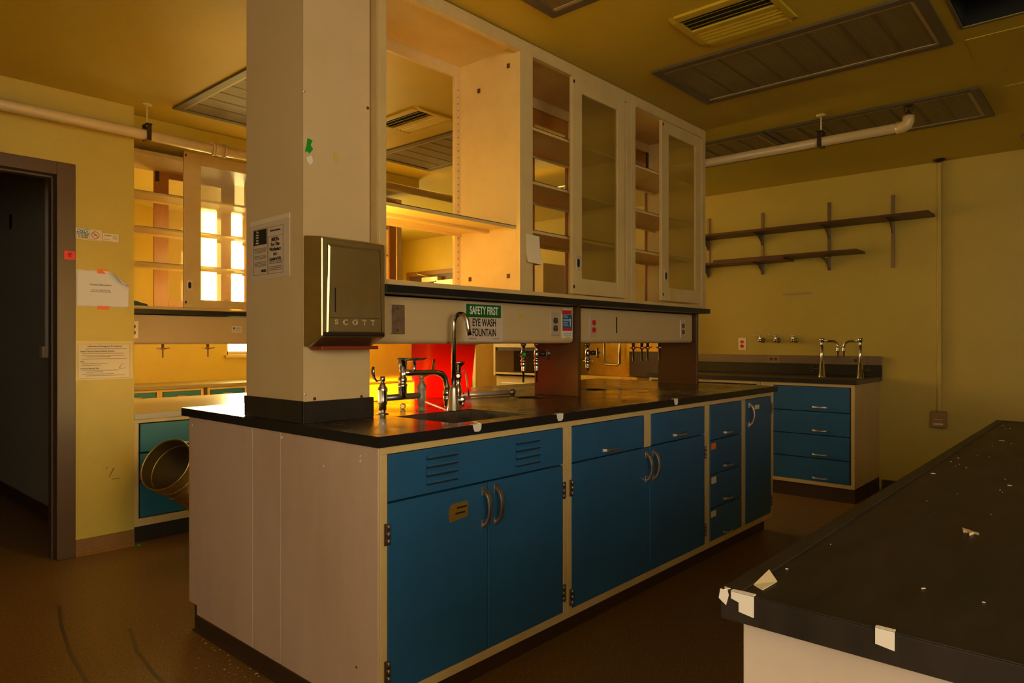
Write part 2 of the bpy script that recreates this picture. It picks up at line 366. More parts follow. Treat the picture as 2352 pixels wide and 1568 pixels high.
def vent(x0, x1, y0, y1, label):
    t = thing('ceiling_vent', label, 'air vent', (x0, y0, H), 0, 'louvred ceiling vents')
    w, d = x1-x0, y1-y0; q = .045; f = MB()
    f.prism([(0, 0), (q, -.012), (w-q, -.012), (w, 0)], 'Y', 0, .03); f.prism([(0, 0), (q, -.012), (w-q, -.012), (w, 0)], 'Y', d-.03, d)
    f.box(0, q, .03, d-.03, -.012, 0); f.box(w-q, w, .03, d-.03, -.012, 0); f.box(w*.46, w*.54, .03, d-.03, -.012, -.003)
    f.build('frame', ceil_m, t, .002)
    MB().box(q, w*.46, .03, d-.03, -.002, -.0005).build('backing', void_m, t)
    MB().box(w*.54, w-q, .03, d-.03, -.002, -.0005).build('backing', ceil_m, t)
    for k in range(3):
        xx = q+.015+k*.035
        MB().prism([(xx, -.010), (xx+.004, -.010), (xx+.014, -.003), (xx+.010, -.003)], 'Y', .03, d-.03).build('louvre', ceil_m, t)
    for k in range(4):
        xx = w*.56+k*.032
        MB().prism([(xx, -.003), (xx+.004, -.003), (xx+.020, -.011), (xx+.016, -.011)], 'Y', .03, d-.03).build('louvre', ceil_m, t)
vent(1.38, 1.742, -.62, -.192, 'square louvred ceiling vent above the glass cabinets, half open and dark')
vent(1.38, 1.72, 1.45, 1.90, 'ceiling vent glimpsed through the open cabinet beside the column')
sd = thing('smoke_detector', 'round smoke detector at the right edge of the ceiling', 'smoke detector', (4.5, -1.20, H))
MB().lathe((0, 0, 0), [(.07, 0), (.07, -.012), (.05, -.035), (.03, -.04)], m=None).build('housing', grey_m, sd)
es = MB().lathe((4.80, -.60, H), [(.045, 0), (.045, -.006), (.02, -.02), (.012, -.022)]).build('ceiling_escutcheon', darkmetal_m); tag(es, 'small dark round plate where the wall raceway meets the ceiling', 'escutcheon')
# pipes
sp = thing('sprinkler_pipe', 'long painted pipe running across the doorway wall under the ceiling', 'pipe', (0, 2.60, 2.40))
MB().tube([(XL, 0, 0), (3.13, 0, 0)], .030, 20).build('pipe', pipe_m, sp)
cp = MB(); cp.tube([(.70, 0, 0), (.78, 0, 0)], .038, 20); cp.tube([(.695, 0, 0), (.71, 0, 0)], .043, 20); cp.tube([(.77, 0, 0), (.785, 0, 0)], .043, 20); cp.build('coupling', pipe_m, sp)
def hanger(x, y, par, along='X', zt=.18):
    h = MB(); h.tube([(x, y, .05), (x, y, zt)], .005, 8); h.lathe((x, y, zt), [(.028, 0), (.028, -.006), (.01, -.012)], n=12)
    h.build('hanger_rod', pipe_m, par)
    h = MB()
    if along == 'X': h.box(x-.012, x+.012, y-.036, y-.032, -.03, .06); h.box(x-.012, x+.012, y+.032, y+.036, -.03, .06); h.box(x-.016, x+.016, y-.036, y+.036, .055, .062); h.box(x-.012, x+.012, y-.036, y+.036, -.034, -.030)
    else: h.box(x-.036, x-.032, y-.012, y+.012, -.03, .06); h.box(x+.032, x+.036, y-.012, y+.012, -.03, .06); h.box(x-.036, x+.036, y-.016, y+.016, .055, .062); h.box(x-.036, x+.036, y-.012, y+.012, -.034, -.030)
    h.build('hanger_clamp', darkmetal_m, par)
hanger(.318, 0, sp)
s2 = thing('sprinkler_pipe', 'white painted pipe with a sprinkler head, crossing the ceiling on the right', 'pipe', (3.13, 0, 2.415))
p = MB(); p.tube([(0, -.70, 0), (0, 2.57, 0)], .028, 20); p.build('pipe', pipe_m, s2)
p = MB(); p.tube([(0, -.68, 0), (0, -.715, 0), (0, -.735, .010), (0, -.742, .028), (0, -.742, .055)], [.033, .033, .033, .032, .032], 18); p.build('elbow', pipe_m, s2)
p = MB(); p.lathe((0, -.742, .055), [(.014, 0), (.014, .02), (.006, .024), (.006, .05), (.03, .056), (.03, .059)], n=14)
p.tube([(0, -.730, .075), (0, -.719, .09), (0, -.730, .11)], .003, 6); p.tube([(0, -.754, .075), (0, -.765, .09), (0, -.754, .11)], .003, 6); p.build('sprinkler_head', darkmetal_m, s2)
hanger(0, -.27, s2, 'Y', .165)

# ================================================================== cabinet builder (local: x right, y into depth, z up; front face y=0)
def vhandle(x, zc, L=.128, parent=None, out=.030):
    m = MB(); n = 11; path = []; R = []
    for k in range(n):
        t = k/(n-1); z = zc-L/2+L*t; y = -.004-out*math.sin(PI*t)**.55
        wdt = .0075+.003*abs(2*t-1)**3; th = .0035+.004*abs(2*t-1)**2
        R.append([(x-wdt, y-th, z), (x+wdt, y-th, z), (x+wdt, y+th, z), (x-wdt, y+th, z)])
    m.rings(R, smooth=False); m.box(x-.011, x+.011, -.006, 0, zc-L/2-.008, zc-L/2+.022); m.box(x-.011, x+.011, -.006, 0, zc+L/2-.022, zc+L/2+.008)
    return m.build('handle', alu_m, parent, .0015)
def hhandle(xc, z, L=.10, parent=None, out=.026):
    m = MB(); n = 11; R = []
    for k in range(n):
        t = k/(n-1); x = xc-L/2+L*t; y = -.003-out*math.sin(PI*t)**.6
        hh = .0045+.002*abs(2*t-1)**3; th = .003+.003*abs(2*t-1)**2
        R.append([(x, y-th, z-hh), (x, y+th, z-hh), (x, y+th, z+hh), (x, y-th, z+hh)])
    m.rings(R, smooth=False)
    return m.build('handle', alu_m, parent, .001)
def hinge(x, z, side, parent):
    m = MB(); m.box(x-.004, x+.010*side+.004*side, -.006, -.001, z-.033, z+.033)
    for k in (-.022, 0, .022): m.tube([(x, -.007, z+k-.009), (x, -.007, z+k+.009)], .005, 10)
    return m.build('hinge', hinge_m, parent)
def cabinet(name, label, cat, loc, rz, w, d, z0, z1, spec, bars=(), group=None, color=None, kick=.06, kickm=None, side=.026, top=.022, bot=.031, bodym=None):
    """spec: list of dict(kind,x0,x1,z0,z1,handle=..,hinge=..)"""
    color = color or blue_m; bodym = bodym or cream_m
    t = thing(name, label, cat, loc, rz, group)
    b = MB()
    b.box(0, .018, .02, d, z0, z1); b.box(w-.018, w, .02, d, z0, z1); b.box(.018, w-.018, .02, d, z0, z0+.018); b.box(.018, w-.018, d-.012, d, z0+.018, z1)
    b.box(0, w, 0, .02, z0, z0+bot); b.box(0, w, 0, .02, z1-top, z1); b.box(0, side, 0, .02, z0+bot, z1-top); b.box(w-side, w, 0, .02, z0+bot, z1-top)
    for (a0, a1, c0, c1) in bars: b.box(a0, a1, 0, .02, c0, c1)
    b.build('body', bodym, t, .0012)
    k = MB(); k.box(0.0, w, kick, kick+.014, 0, z0); k.box(0.0, w, kick-.004, kick, 0, z0-.004); k.build('toe_kick', kickm or brown_m, t)
    g = .0022
    for s in spec:
        q = MB(); q.box(s['x0']+g, s['x1']-g, -.003, .018, s['z0']+g, s['z1']-g)
        if s['kind'] == 'louvre':
            for (lx0, lx1) in s['lv']:
                for j in range(4):
                    zz = s['z0']+.034+j*.027
                    q.prism([(-.003, zz), (-.016, zz+.001), (-.015, zz+.006), (-.003, zz+.020)], 'X', lx0, lx1)
            fpan = q.build('front_panel', color, t, .0012)
            for (lx0, lx1) in s['lv']:
                for j in range(4):
                    zz = s['z0']+.034+j*.027; MB().box(lx0+.003, lx1-.003, -.0125, -.0031, zz-.0045, zz+.0002).build('louvre_slot_shade', void_m, fpan)  # black strip in each slot stands in for the shade under the louvre
            continue
        o = q.build('drawer' if s['kind'] == 'drawer' else 'door', color, t, .002)
        if s['kind'] == 'drawer': hhandle(s.get('hx', (s['x0']+s['x1'])/2), s.get('hz', (s['z0']+s['z1'])/2), s.get('hl', .10), o)
        else:
            vhandle(s['hx'], s['hz'], s.get('hl', .128), o)
            for hz in (s['z1']-.09 if s.get('hi') is None else s['hi'][0], s['z0']+.09 if s.get('hi') is None else s['hi'][1]):
                hinge(s['x0'] if s['hs'] < 0 else s['x1'], hz, s['hs'], o)
        for st in s.get('stick', ()):
            (a0, a1, c0, c1, sm) = st
            MB().box(a0, a1, -.0042, -.0031, c0, c1).build('sticker', sm, o)
    return t

# ================================================================== island 1
IY = .010
Z0 = .09; Z1 = .879
def D(x0, x1, z0, z1, **k): return dict(kind='drawer', x0=x0, x1=x1, z0=z0, z1=z1, **k)
def O(x0, x1, z0, z1, hx, hz, hs, **k): return dict(kind='door', x0=x0, x1=x1, z0=z0, z1=z1, hx=hx, hz=hz, hs=hs, **k)
X1 = .014
gA = 'base cabinets of the sink island'
sinkcab = cabinet('sink_base_cabinet', 'blue double-door sink cabinet with louvred top panel at the near end', 'cabinet', (X1, IY, 0), 0, .927, .62, Z0, Z1,
    [dict(kind='louvre', x0=.026, x1=.895, z0=.7105, z1=.857, lv=((.176, .313), (.607, .745))),
     O(.026, .463, .121, .7085, .442, .621, -1, hi=(.615, .20)), O(.463, .895, .121, .7085, .505, .621, 1, hi=(.607, .20))],
    group=gA)
# foil sticker on the left door
dl = [o for o in C.objects if o.parent == sinkcab and o.name.startswith('door')][0]
fo = MB().prism([(.284, .655), (.276, .640), (.280, .600), (.364, .607), (.364, .660), (.30, .660)], 'Y', -.0045, -.0031).build('foil_sticker', brass_m, dl)
for (a, b_, c_, d_) in ((.312, .358, .640, .646), (.305, .350, .622, .628)):
    MB().box(a, b_, -.0052, -.0045, c_, d_).build('sticker_writing', ink_m, dl)
cabinet('base_cabinet', 'blue cabinet with two drawers over double doors beside the sink cabinet', 'cabinet', (.943, IY, 0), 0, 1.232, .62, Z0, Z1,
    [D(.023, .584, .7075, .856, hx=.302, hz=.734, hl=.13), D(.647, 1.198, .7075, .856, hx=.913, hz=.737, hl=.13),
     O(.023, .632, .121, .706, .602, .614, -1, hi=(.609, .17)), O(.632, 1.198, .121, .706, .668, .614, 1, hi=(.61, .20))],
    bars=((.584, .647, .706, .857),), group=gA)
cabinet('drawer_cabinet', 'narrow blue bank of four drawers beside a tall blue door at the far end', 'cabinet', (2.176, IY, 0), 0, .915, .62, Z0, Z1,
    [D(.030, .436, .665, .856, hz=.694, hx=.237, stick=()), D(.030, .436, .480, .664, hz=.511, hx=.237, stick=((.040, .095, .615, .648, orange_m),)),
     D(.030, .436, .297, .479, hz=.328, hx=.237, stick=((.042, .100, .430, .465, yelpaper_m),)), D(.030, .436, .121, .296, hz=.142, hx=.237, stick=((.038, .098, .250, .282, yelpaper_m),)),
     O(.490, .880, .121, .856, .545, .764, 1, hi=(.78, .20), stick=((.625, .69, .790, .815, yelpaper_m),))],
    bars=((.436, .490, .121, .857),), group=gA)
# far side of the island
cabinet('base_cabinet', 'blue cabinet on the hidden window side of the island, nearest the column', 'cabinet', (1.555, 1.33, 0), PI, 1.541, .62, Z0, Z1,
    [D(.03, .77, .709, .853), D(.77, 1.51, .709, .853), O(.03, .77, .121, .701, .74, .60, -1), O(.77, 1.51, .121, .701, .80, .60, 1)], group=gA)
cabinet('base_cabinet', 'blue cabinet on the hidden window side of the island, at its far end', 'cabinet', (3.09, 1.33, 0), PI, 1.534, .62, Z0, Z1,
    [D(.03, .77, .709, .853), D(.77, 1.50, .709, .853), O(.03, .77, .121, .701, .74, .60, -1), O(.77, 1.50, .121, .701, .80, .60, 1)], group=gA)
# near end panels: three sheets with seams, notch for the toe space
e = thing('island_end_panel', 'worn beige end panel of the island with two vertical seams', 'panel', (.0, 0, 0))
ex0, ex1 = .006, .0135
MB().box(ex0, ex1, IY+.002, .566, .055, Z1).build('panel_sheet', panel_m, e, .001)
MB().box(ex0, ex1, .569, .766, .055, Z1).build('panel_sheet', panel_m, e, .001)
MB().prism([(.769, .055), (1.236, .055), (1.236, .10), (1.262, .10), (1.30, .115), (1.30, Z1), (.769, Z1)], 'X', ex0, ex1).build('panel_sheet', panel_m, e, .001)
MB().prism([(ex0-.020, 0), (ex0-.006, .010), (ex0-.004, .058), (ex0+.002, .060), (ex0+.002, 0)], 'Y', .064, 1.238).build('cove_base', brown_m, e)
for (yy, zz) in ((.10, .845), (.10, .83), (.56, .86), (.30, .79), (1.28, .845), (.12, .19)):
    MB().lathe((ex0, yy, zz), [(.0045, 0), (.003, .0015)], axis=(-1, 0, 0), n=10).build('screw', paper_m if zz > .2 else rust_m, e)

# worktop with sink hole and cup-sink holes
CT, CBt = .914, .880
ct = thing('island_worktop', 'black resin worktop of the central island with a sunken sink', 'worktop', (0, 0, 0))
wx1, wy1 = 3.145, 1.372
sx0, sx1, sy0, sy1 = .385, .785, .082, .405
m = MB()
def plate(m, x0, x1, y0, y1, holes):
    xs = sorted({x0, x1, *[h[0] for h in holes], *[h[1] for h in holes]}); ys = sorted({y0, y1, *[h[2] for h in holes], *[h[3] for h in holes]})
    for a, b_ in zip(xs[:-1], xs[1:]):
        for c_, d_ in zip(ys[:-1], ys[1:]):
            cx, cy = (a+b_)/2, (c_+d_)/2
            if any(h[0] < cx < h[1] and h[2] < cy < h[3] for h in holes): continue
            m.box(a, b_, c_, d_, CBt, CT)
def octhole(m, cx, cy, r, s, n=24):
    """fills the square hole of half size s around a round hole r"""
    for zz, flip in ((CT, 0), (CBt, 1)):
        pass
    for k in range(n):
        a0, a1 = 2*PI*k/n, 2*PI*(k+1)/n
        def sq(a):
            c_, s_ = math.cos(a), math.sin(a); f_ = s/max(abs(c_), abs(s_)); return (cx+c_*f_, cy+s_*f_)
        p0, p1 = (cx+r*math.cos(a0), cy+r*math.sin(a0)), (cx+r*math.cos(a1), cy+r*math.sin(a1)); q0, q1 = sq(a0), sq(a1)
        m.quad([(*p0, CT), (*q0, CT), (*q1, CT), (*p1, CT)]); m.quad([(*p0, CT), (*p1, CT), (*p1, CBt), (*p0, CBt)])
cups = ((1.40, .60, .062), (2.10, .68, .062))
plate(m, 0, 1.6275, 0, wy1, [(sx0, sx1, sy0, sy1), (cups[0][0]-.075, cups[0][0]+.075, cups[0][1]-.075, cups[0][1]+.075)])
plate(m, 1.6295, wx1, 0, wy1, [(cups[1][0]-.075, cups[1][0]+.075, cups[1][1]-.075, cups[1][1]+.075)])
for cx, cy, r in cups: octhole(m, cx, cy, r, .075)
m.mats = [black_m, edge_m, mat('dusty_reflection_resin', (0.055, 0.042, 0.024), 0.15, col2=(0.11, 0.085, 0.045), nscale=3, rough2=0.34, bump=(9, 0.04))]  # far slab paler: dust film, plus a reflection put into its colour
bmesh.ops.recalc_face_normals(m.bm, faces=m.bm.faces[:]); m.bm.normal_update()
for f_ in m.bm.faces: f_.material_index = (2 if f_.calc_center_median().x > 1.63 else 0) if f_.normal.z > .5 else 1
top = m.build('worktop_slab', None, ct)
MB().box(1.6275, 1.6295, .001, wy1-.001, CBt, CT-.0008).build('slab_joint', void_m, ct)
for cx, cy, r in cups:
    MB().lathe((cx, cy, CT-.0005), [(r+.008, .002), (r, .002), (r-.004, -.05), (r*.5, -.10), (.012, -.105)], n=28, cap=False).build('cup_sink', edge_m, ct)
q = MB()                                           # sink basin
q.box(sx0, sx0+.012, sy0, sy1, .70, CT-.002); q.box(sx1-.012, sx1, sy0, sy1, .70, CT-.002); q.box(sx0+.012, sx1-.012, sy0, sy0+.012, .70, CT-.002); q.box(sx0+.012, sx1-.012, sy1-.012, sy1, .70, CT-.002); q.box(sx0, sx1, sy0, sy1, .688, .70)
sink_m = mat('stained_sink', (0.10, 0.065, 0.035), 0.55, col2=(0.02, 0.017, 0.014), nscale=14, rough2=0.4)
tag(q.build('sink_basin', sink_m, None), 'dark stained sink basin sunk in the island worktop', 'sink')
for k, (a, b_, c_, d_) in enumerate(((.395, .437, .889, .918), (.858, .900, .886, .918), (1.794, 1.833, .884, .918))):
    g = MB(); g.prism([(a, .9139), (b_, .9139), (b_-.002, c_+.008), (b_-.008, c_+.002), (b_-.015, c_), (a+.010, c_+.001), (a+.004, c_+.010)], 'Y', -.0012, .0)
    g.box(a, b_-.004, -.0012, .014, CT, CT+.0012)
    tag(g.build('tape_scrap', paper_m), ['torn white tape scrap on the island edge below the sink', 'white tape scrap on the island edge above the first cabinet seam', 'white tape scrap on the island edge above the second cabinet'][k], 'tape', 'white tape scraps on the worktop edges')

# ================================================================== column
co = thing('column', 'beige boxed column rising from the island worktop', 'column', (0, 0, 0))
cx0, cx1, cy0, cy1 = .028, .308, .457, .858
MB().box(cx0, cx1, cy0, cy1, .985, H).build('casing', col_m, co, .002)
MB().box(cx0+.004, cx1-.004, cy0+.004, cy1-.004, .914, .986).build('plinth', darkcove_m, co)
v = MB(); v.box(cx0-.006, cx1, cy0-.008, cy0, .914, .990); v.box(cx0-.006, cx0, cy0-.008, cy1+.006, .914, .992); v.box(cx1-.002, cx1+.016, cy0-.004, cy0+.012, .914, .990); v.box(cx1-.001, cx1+.004, cy0, cy1, .914, .990)
v.build('cove_base', darkcove_m, co, .002)
for (xx, zz, mm) in ((.034, 1.016, ltplate_m), (.072, .998, rust_m), (.270, .994, rust_m), (.030, 2.06, ltplate_m), (.298, 2.07, rust_m)):
    MB().lathe((xx, cy0, zz), [(.006, 0), (.005, .003), (.002, .004)], axis=(0, -1, 0), n=12).build('screw', mm, co)
MB().box(cx0-.0015, cx0+.006, cy0-.0018, cy0, .99, 2.579).build('corner_trim', col_m, co)
t = MB().prism([(.030, 1.845), (.040, 1.875), (.044, 1.902), (.064, 1.898), (.056, 1.880), (.066, 1.868), (.052, 1.850), (.042, 1.856)], 'Y', cy0-.0012, cy0); tag(t.build('tape_scrap', green_tape_m), 'torn green tape scrap on the column above the towel dispenser', 'tape')
t = MB().prism([(.040, 1.835), (.060, 1.845), (.066, 1.825), (.056, 1.812), (.044, 1.82)], 'Y', cy0-.001, cy0); tag(t.build('tape_scrap', paper_m), 'pale adhesive residue just under the green tape on the column', 'tape')
t = MB().prism([(.148, 1.875), (.168, 1.872), (.170, 1.838), (.150, 1.842)], 'Y', cy0-.001, cy0); tag(t.build('tape_scrap', mask_m), 'yellowed masking tape mark on the column, right of the green tape', 'tape')

# paper towel dispenser
dp = thing('paper_towel_dispenser', 'tarnished steel paper towel dispenser hung on the column', 'towel dispenser', (.027, cy0, 1.18))
dwd = .266; dep = .112
b = MB(); b.prism([(0, 0), (-.03, .0), (-dep, .034), (-dep, .368), (-dep+.01, .372), (0, .384)], 'X', 0, dwd)
b.build('housing', steel_m, dp, .005)
b = MB(); b.rings([[(.025, -dep-.0005, .345), (.241, -dep-.0005, .345), (.248, -dep-.0005, .045), (.018, -dep-.0005, .045)],
                   [(.032, -dep-.004, .338), (.234, -dep-.004, .338), (.241, -dep-.004, .052), (.025, -dep-.004, .052)]], smooth=False); b.build('front_cover', steel_m, dp, .0015)
q = MB(); q.tube([(.024, -dep-.0004, .044), (.0245, -dep-.0004, .346), (.2415, -dep-.0004, .346), (.249, -dep-.0004, .044)], .0012, 6); q.build('cover_seam', darkmetal_m, dp)
q = MB(); q.prism([(-dep-.001, .036), (-dep-.004, .040), (-dep-.002, .050), (-dep, .050)], 'X', .006, dwd-.006); q.build('lower_lip', darkmetal_m, dp)
MB().box(.0495, .0535, -dep-.0055, -dep-.004, .118, .20).build('level_slot', void_m, dp)
MB().box(.03, .240, -dep-.0048, -dep-.004, .0985, .100).build('crease', darkmetal_m, dp)
text('S  C  O  T  T', .026, ltplate_m, (.133, -dep-.0045, .083), FY, dp, 'embossed_lettering', bold=.0006, spacing=1.15, depth=.0012)
MB().box(.02, dwd-.01, -.085, -.01, -.010, .002).build('towel_tray', towel_m, dp, .002)
# msds sheet
ms = thing('safety_notice', 'laminated black and white safety notice taped to the left side of the column', 'notice', (cx0, .823, 1.425)); 
MB().quad([(0, 0, 0), (0, 0, .222), (0, -.282, .210), (0, -.282, -.003)]) if False else None
g = MB(); g.prism([(0, 0), (0, .222), (-.280, .226), (-.280, .004)], 'X', -.0016, 0); g.build('laminate', oldpaper_m, ms)
g = MB(); g.prism([(-.002, .208), (-.002, .224), (-.282, .228), (-.282, .212)], 'X', -.0026, -.0016); g.build('tape_strip', yelpaper_m, ms)
f_ = MB(); xk = -.0022
def fy(y0, y1, z0, z1): f_.box(xk, -.0016, y0, y1, z0, z1)
fy(-.024, -.238, .020, .0212); fy(-.024, -.238, .190, .1912); fy(-.024, -.0255, .02, .19); fy(-.236, -.238, .02, .19); fy(-.128, -.1295, .02, .19); fy(-.13, -.236, .155, .1562); fy(-.134, -.1352, .02, .155)
for z in (.118, .113, .108, .103, .090, .085, .080, .067, .062, .057, .052): fy(-.032, -.118, z, z+.0018)
for z in (.062, .056, .044, .038, .032): fy(-.142, -.228, z, z+.0022)
f_.build('printed_rules', grayink_m, ms)
MB().box(xk-.0003, -.0016, -.028, -.122, .132, .188).build('printed_panel', green_sign_m if False else ink_m, ms)
text('This\nsheet\nis for\nyour\nsafety', .010, oldpaper_m, (xk-.0006, -.055, .160), FX, ms, bold=.0002)
text('do not remove', .0115, ink_m, (xk-.0003, -.183, .177), FX, ms, bold=.0003)
text('MSDS\'s\nFor This\nWorkplace\nAre\nLocated At', .0175, ink_m, (xk-.0003, -.183, .108), FX, ms, bold=.0005)
text('MDEQ', .012, ink_m, (xk-.0003, -.102, .034), FX, ms, bold=.0005)

# ================================================================== island 1 overhead: support panels, service panel, ledge, cabinets
def support(x, y0, y1, z0, z1, lab, w=.024):
    o = MB().box(x, x+w, y0, y1, z0, z1).build('support_panel', brownpanel_m, None, .002); tag(o, lab, 'support panel', 'dark brown support panels under the ledges')
support(1.605, .443, .735, CT, 1.380, 'dark brown upright panel beside the two cross-handled gas valves')
support(2.925, .447, .735, CT, 1.380, 'dark brown upright panel at the far end of the island')
def servicepanel(x0, x1, y0, y1, z0, z1, lab):
    r = .02; m = MB(); P_ = [(y0, z1)]
    for k in range(6): a = PI+PI/2*k/5; P_.append((y0+r+r*math.cos(a), z0+r+r*math.sin(a)))
    for k in range(6): a = 1.5*PI+PI/2*k/5; P_.append((y1-r+r*math.cos(a), z0+r+r*math.sin(a)))
    P_.append((y1, z1)); m.prism(P_, 'X', x0, x1)
    o = m.build('service_panel', service_m, None, .003); tag(o, lab, 'service panel', 'beige service panels under the ledges'); return o
servicepanel(.312, 1.596, .470, .720, 1.188, 1.374, 'long beige service panel with the eye wash sign on it')
servicepanel(1.634, 2.905, .470, .720, 1.188, 1.374, 'beige service panel with the red outlet on it')
PY = .470
lg = MB().box(.312, 2.955, .366, .845, 1.380, 1.409).build('ledge', edge_m, None, .002); tag(lg, 'black ledge running under the overhead cabinets of the island', 'ledge', 'black ledges under the overhead cabinets')

def shelf_part(x0, x1, y0, y1, z, par, m_=None, mid=False):
    s = MB(); s.box(x0, x1, y0, y1, z-.003, z); s.box(x0, x1, y0, y0+.004, z-.016, z); s.box(x0, x1, y1-.004, y1, z-.016, z)
    if mid: s.box(x0, x1, (y0+y1)/2-.012, (y0+y1)/2+.012, z-.018, z-.003)
    return s.build('shelf', m_ or shelf_m, par)
def slide_door(x0, x1, y, z0, z1, par, frame=cream_m, glass=dusty_m, st=(.078, .070), tr=.070, brl=.078, pull=None, name='sliding_door', screws=True, th=.020):
    d_ = MB(); d_.box(x0, x0+st[0], y, y+th, z0, z1); d_.box(x1-st[1], x1, y, y+th, z0, z1); d_.box(x0+st[0], x1-st[1], y, y+th, z1-tr, z1); d_.box(x0+st[0], x1-st[1], y, y+th, z0, z0+brl)
    o = d_.build(name, frame, par, .0015)
    MB().box(x0+st[0], x1-st[1], y+.008, y+.012, z0+brl, z1-tr).build('glass_pane', glass, o)
    if pull:
        px, pz = pull
        MB().box(px-.019, px+.019, y-.002, y, pz-.037, pz+.037).build('finger_pull', ltplate_m, o, .001)
        q = MB(); n = 20
        ring = [(px+.010*math.cos(2*PI*k/n), y-.0026, pz+.016*(1 if math.sin(2*PI*k/n) >= 0 else -1)*(.5 if abs(math.sin(2*PI*k/n)) < .01 else 1)*.6+.012*math.sin(2*PI*k/n)) for k in range(n)]
        q.rings([ring, [(a, y-.0018, c_) for a, b__, c_ in ring]], smooth=False); q.build('pull_recess', void_m, o)
    if screws:
        for zz in (z0+.035, z1-.025): MB().box(x0+.006, x0+.016, y-.002, y, zz-.008, zz+.008).build('bumper', void_m, o)
    return o
def overhead(label, x0, x1, y0, y1, z0, z1, shelves, left=.05, right=.05, sy=(.03, .35), topd=.06, cat='overhead cabinet', group='overhead cabinets above the island', leftw=True, backrail=True, mid=False):
    t = thing('overhead_cabinet', label, cat, (0, 0, 0), 0, group)
    b = MB()
    b.box(x0, x0+left, y0, y0+.02, z0, z1); b.box(x1-right, x1, y0, y0+.02, z0, z1)
    b.box(x0+left, x1-right, y0, y0+.02, z1-topd, z1); b.box(x0+left, x1-right, y0, y0+.02, z0, z0+.022)
    b.box(x0+left, x1-right, y0+.02, y1, z0, z0+.012)                       # floor board
    b.box(x0+left, x1-right, y0+.02, y1-(.018 if backrail else 0), z1-.03, z1-.005)                     # top board
    b.box(x0+left-.022, x0+left, y0+.02, y1, z0, z1); b.box(x1-right, x1-right+.022, y0+.02, y1, z0, z1)
    if backrail: b.box(x0+left, x1-right, y1-.018, y1, z1-.085, z1)
    if mid: b.box(x1-right-.036, x1-right, y1-.018, y1, z0+.012, z1-.085); b.box(x0+left, x0+left+.02, y1-.018, y1, z0+.012, z1-.085)
    b.build('frame', cream_m, t, .0015)
    for (za, zb) in ((z1-topd, z1-topd+.018), (z0+.003, z0+.008)): MB().box(x0+left, x1-right, y0-.006, y0, za, zb).build('door_track', cream_m, t)
    for z in shelves: shelf_part(x0+left, x1-right, y0+sy[0], y0+sy[1], z, t, mid=mid)
    if mid:
        hs = MB(); hs.box(x1-right-.024, x1-right-.010, y1-.0205, y1-.018, z0+.04, z1-.10); pl = hs.build('shelf_standard', cream_m, t)
        hs = MB()
        for k in range(30): hs.box(x1-right-.020, x1-right-.015, y1-.0209, y1-.0205, z0+.06+k*.033, z0+.066+k*.033)
        tag(hs.build('standard_holes', void_m, pl), kind='stuff')
    return t
CY0, CY1, CZ0, CZ1 = .400, .808, 1.409, 2.578
oa = overhead('doorless open overhead cabinet next to the column', .309, 1.145, CY0, CY1, CZ0, CZ1, (1.728,), left=.032, right=.045, sy=(.025, .385), mid=True)
for (yy, zz) in ((.47, 1.50), (.72, 1.50), (.47, 2.47), (.66, 2.40)):
    MB().box(1.0955, 1.10, yy-.008, yy+.008, zz-.010, zz+.010).build('bracket_plug', rust_m, oa)
ob = overhead('middle overhead cabinet with one glass sliding door, three shelves', 1.146, 2.045, CY0, CY1, CZ0, CZ1, (2.212, 1.958, 1.726), left=.045, right=.045)
slide_door(1.468, 1.940, .376, 1.434, 2.508, ob, pull=(1.514, 1.588))
slide_door(1.62, 2.045, .810, 1.425, 2.500, ob, frame=wood_m, glass=clear_m, st=(.078, .05), tr=.080, brl=.05, screws=False, name='rear_sliding_door', th=.016)
oc = overhead('last overhead cabinet at the far end, with one glass sliding door', 2.046, 2.955, CY0, CY1, CZ0, CZ1, (2.212, 1.958, 1.726), left=.045, right=.05)
slide_door(2.345, 2.835, .376, 1.440, 2.502, oc, pull=(2.388, 1.586))
slide_door(2.52, 2.95, .810, 1.425, 2.500, oc, frame=wood_m, glass=clear_m, st=(.078, .05), tr=.080, brl=.05, screws=False, name='rear_sliding_door', th=.016)
MB().box(2.86, 2.885, .784, .790, 2.36, 2.49).build('roller_bracket', darkmetal_m, oc)
# yellow note taped to the stile
nt_ = MB(); R_ = []
for k in range(8):
    t_ = k/7; R_.append([(1.137, .397-.012*t_**3, 1.693-.13*t_), (1.137, .396-.012*t_**3, 1.693-.13*t_), (1.232, .394-.020*t_**2, 1.690-.135*t_), (1.232, .395-.020*t_**2, 1.690-.135*t_)])
nt_.rings(R_, smooth=False); no = nt_.build('paper_note', yelpaper_m); tag(no, 'curling yellowed paper note taped to the stile between the first two cabinets', 'note')
# old tape on third door
tag(MB().box(2.433, 2.497, .3745, .3758, 1.445, 1.505).build('tape_scrap', mask_m), 'masking tape scraps on the bottom corner of the last glass door', 'tape')

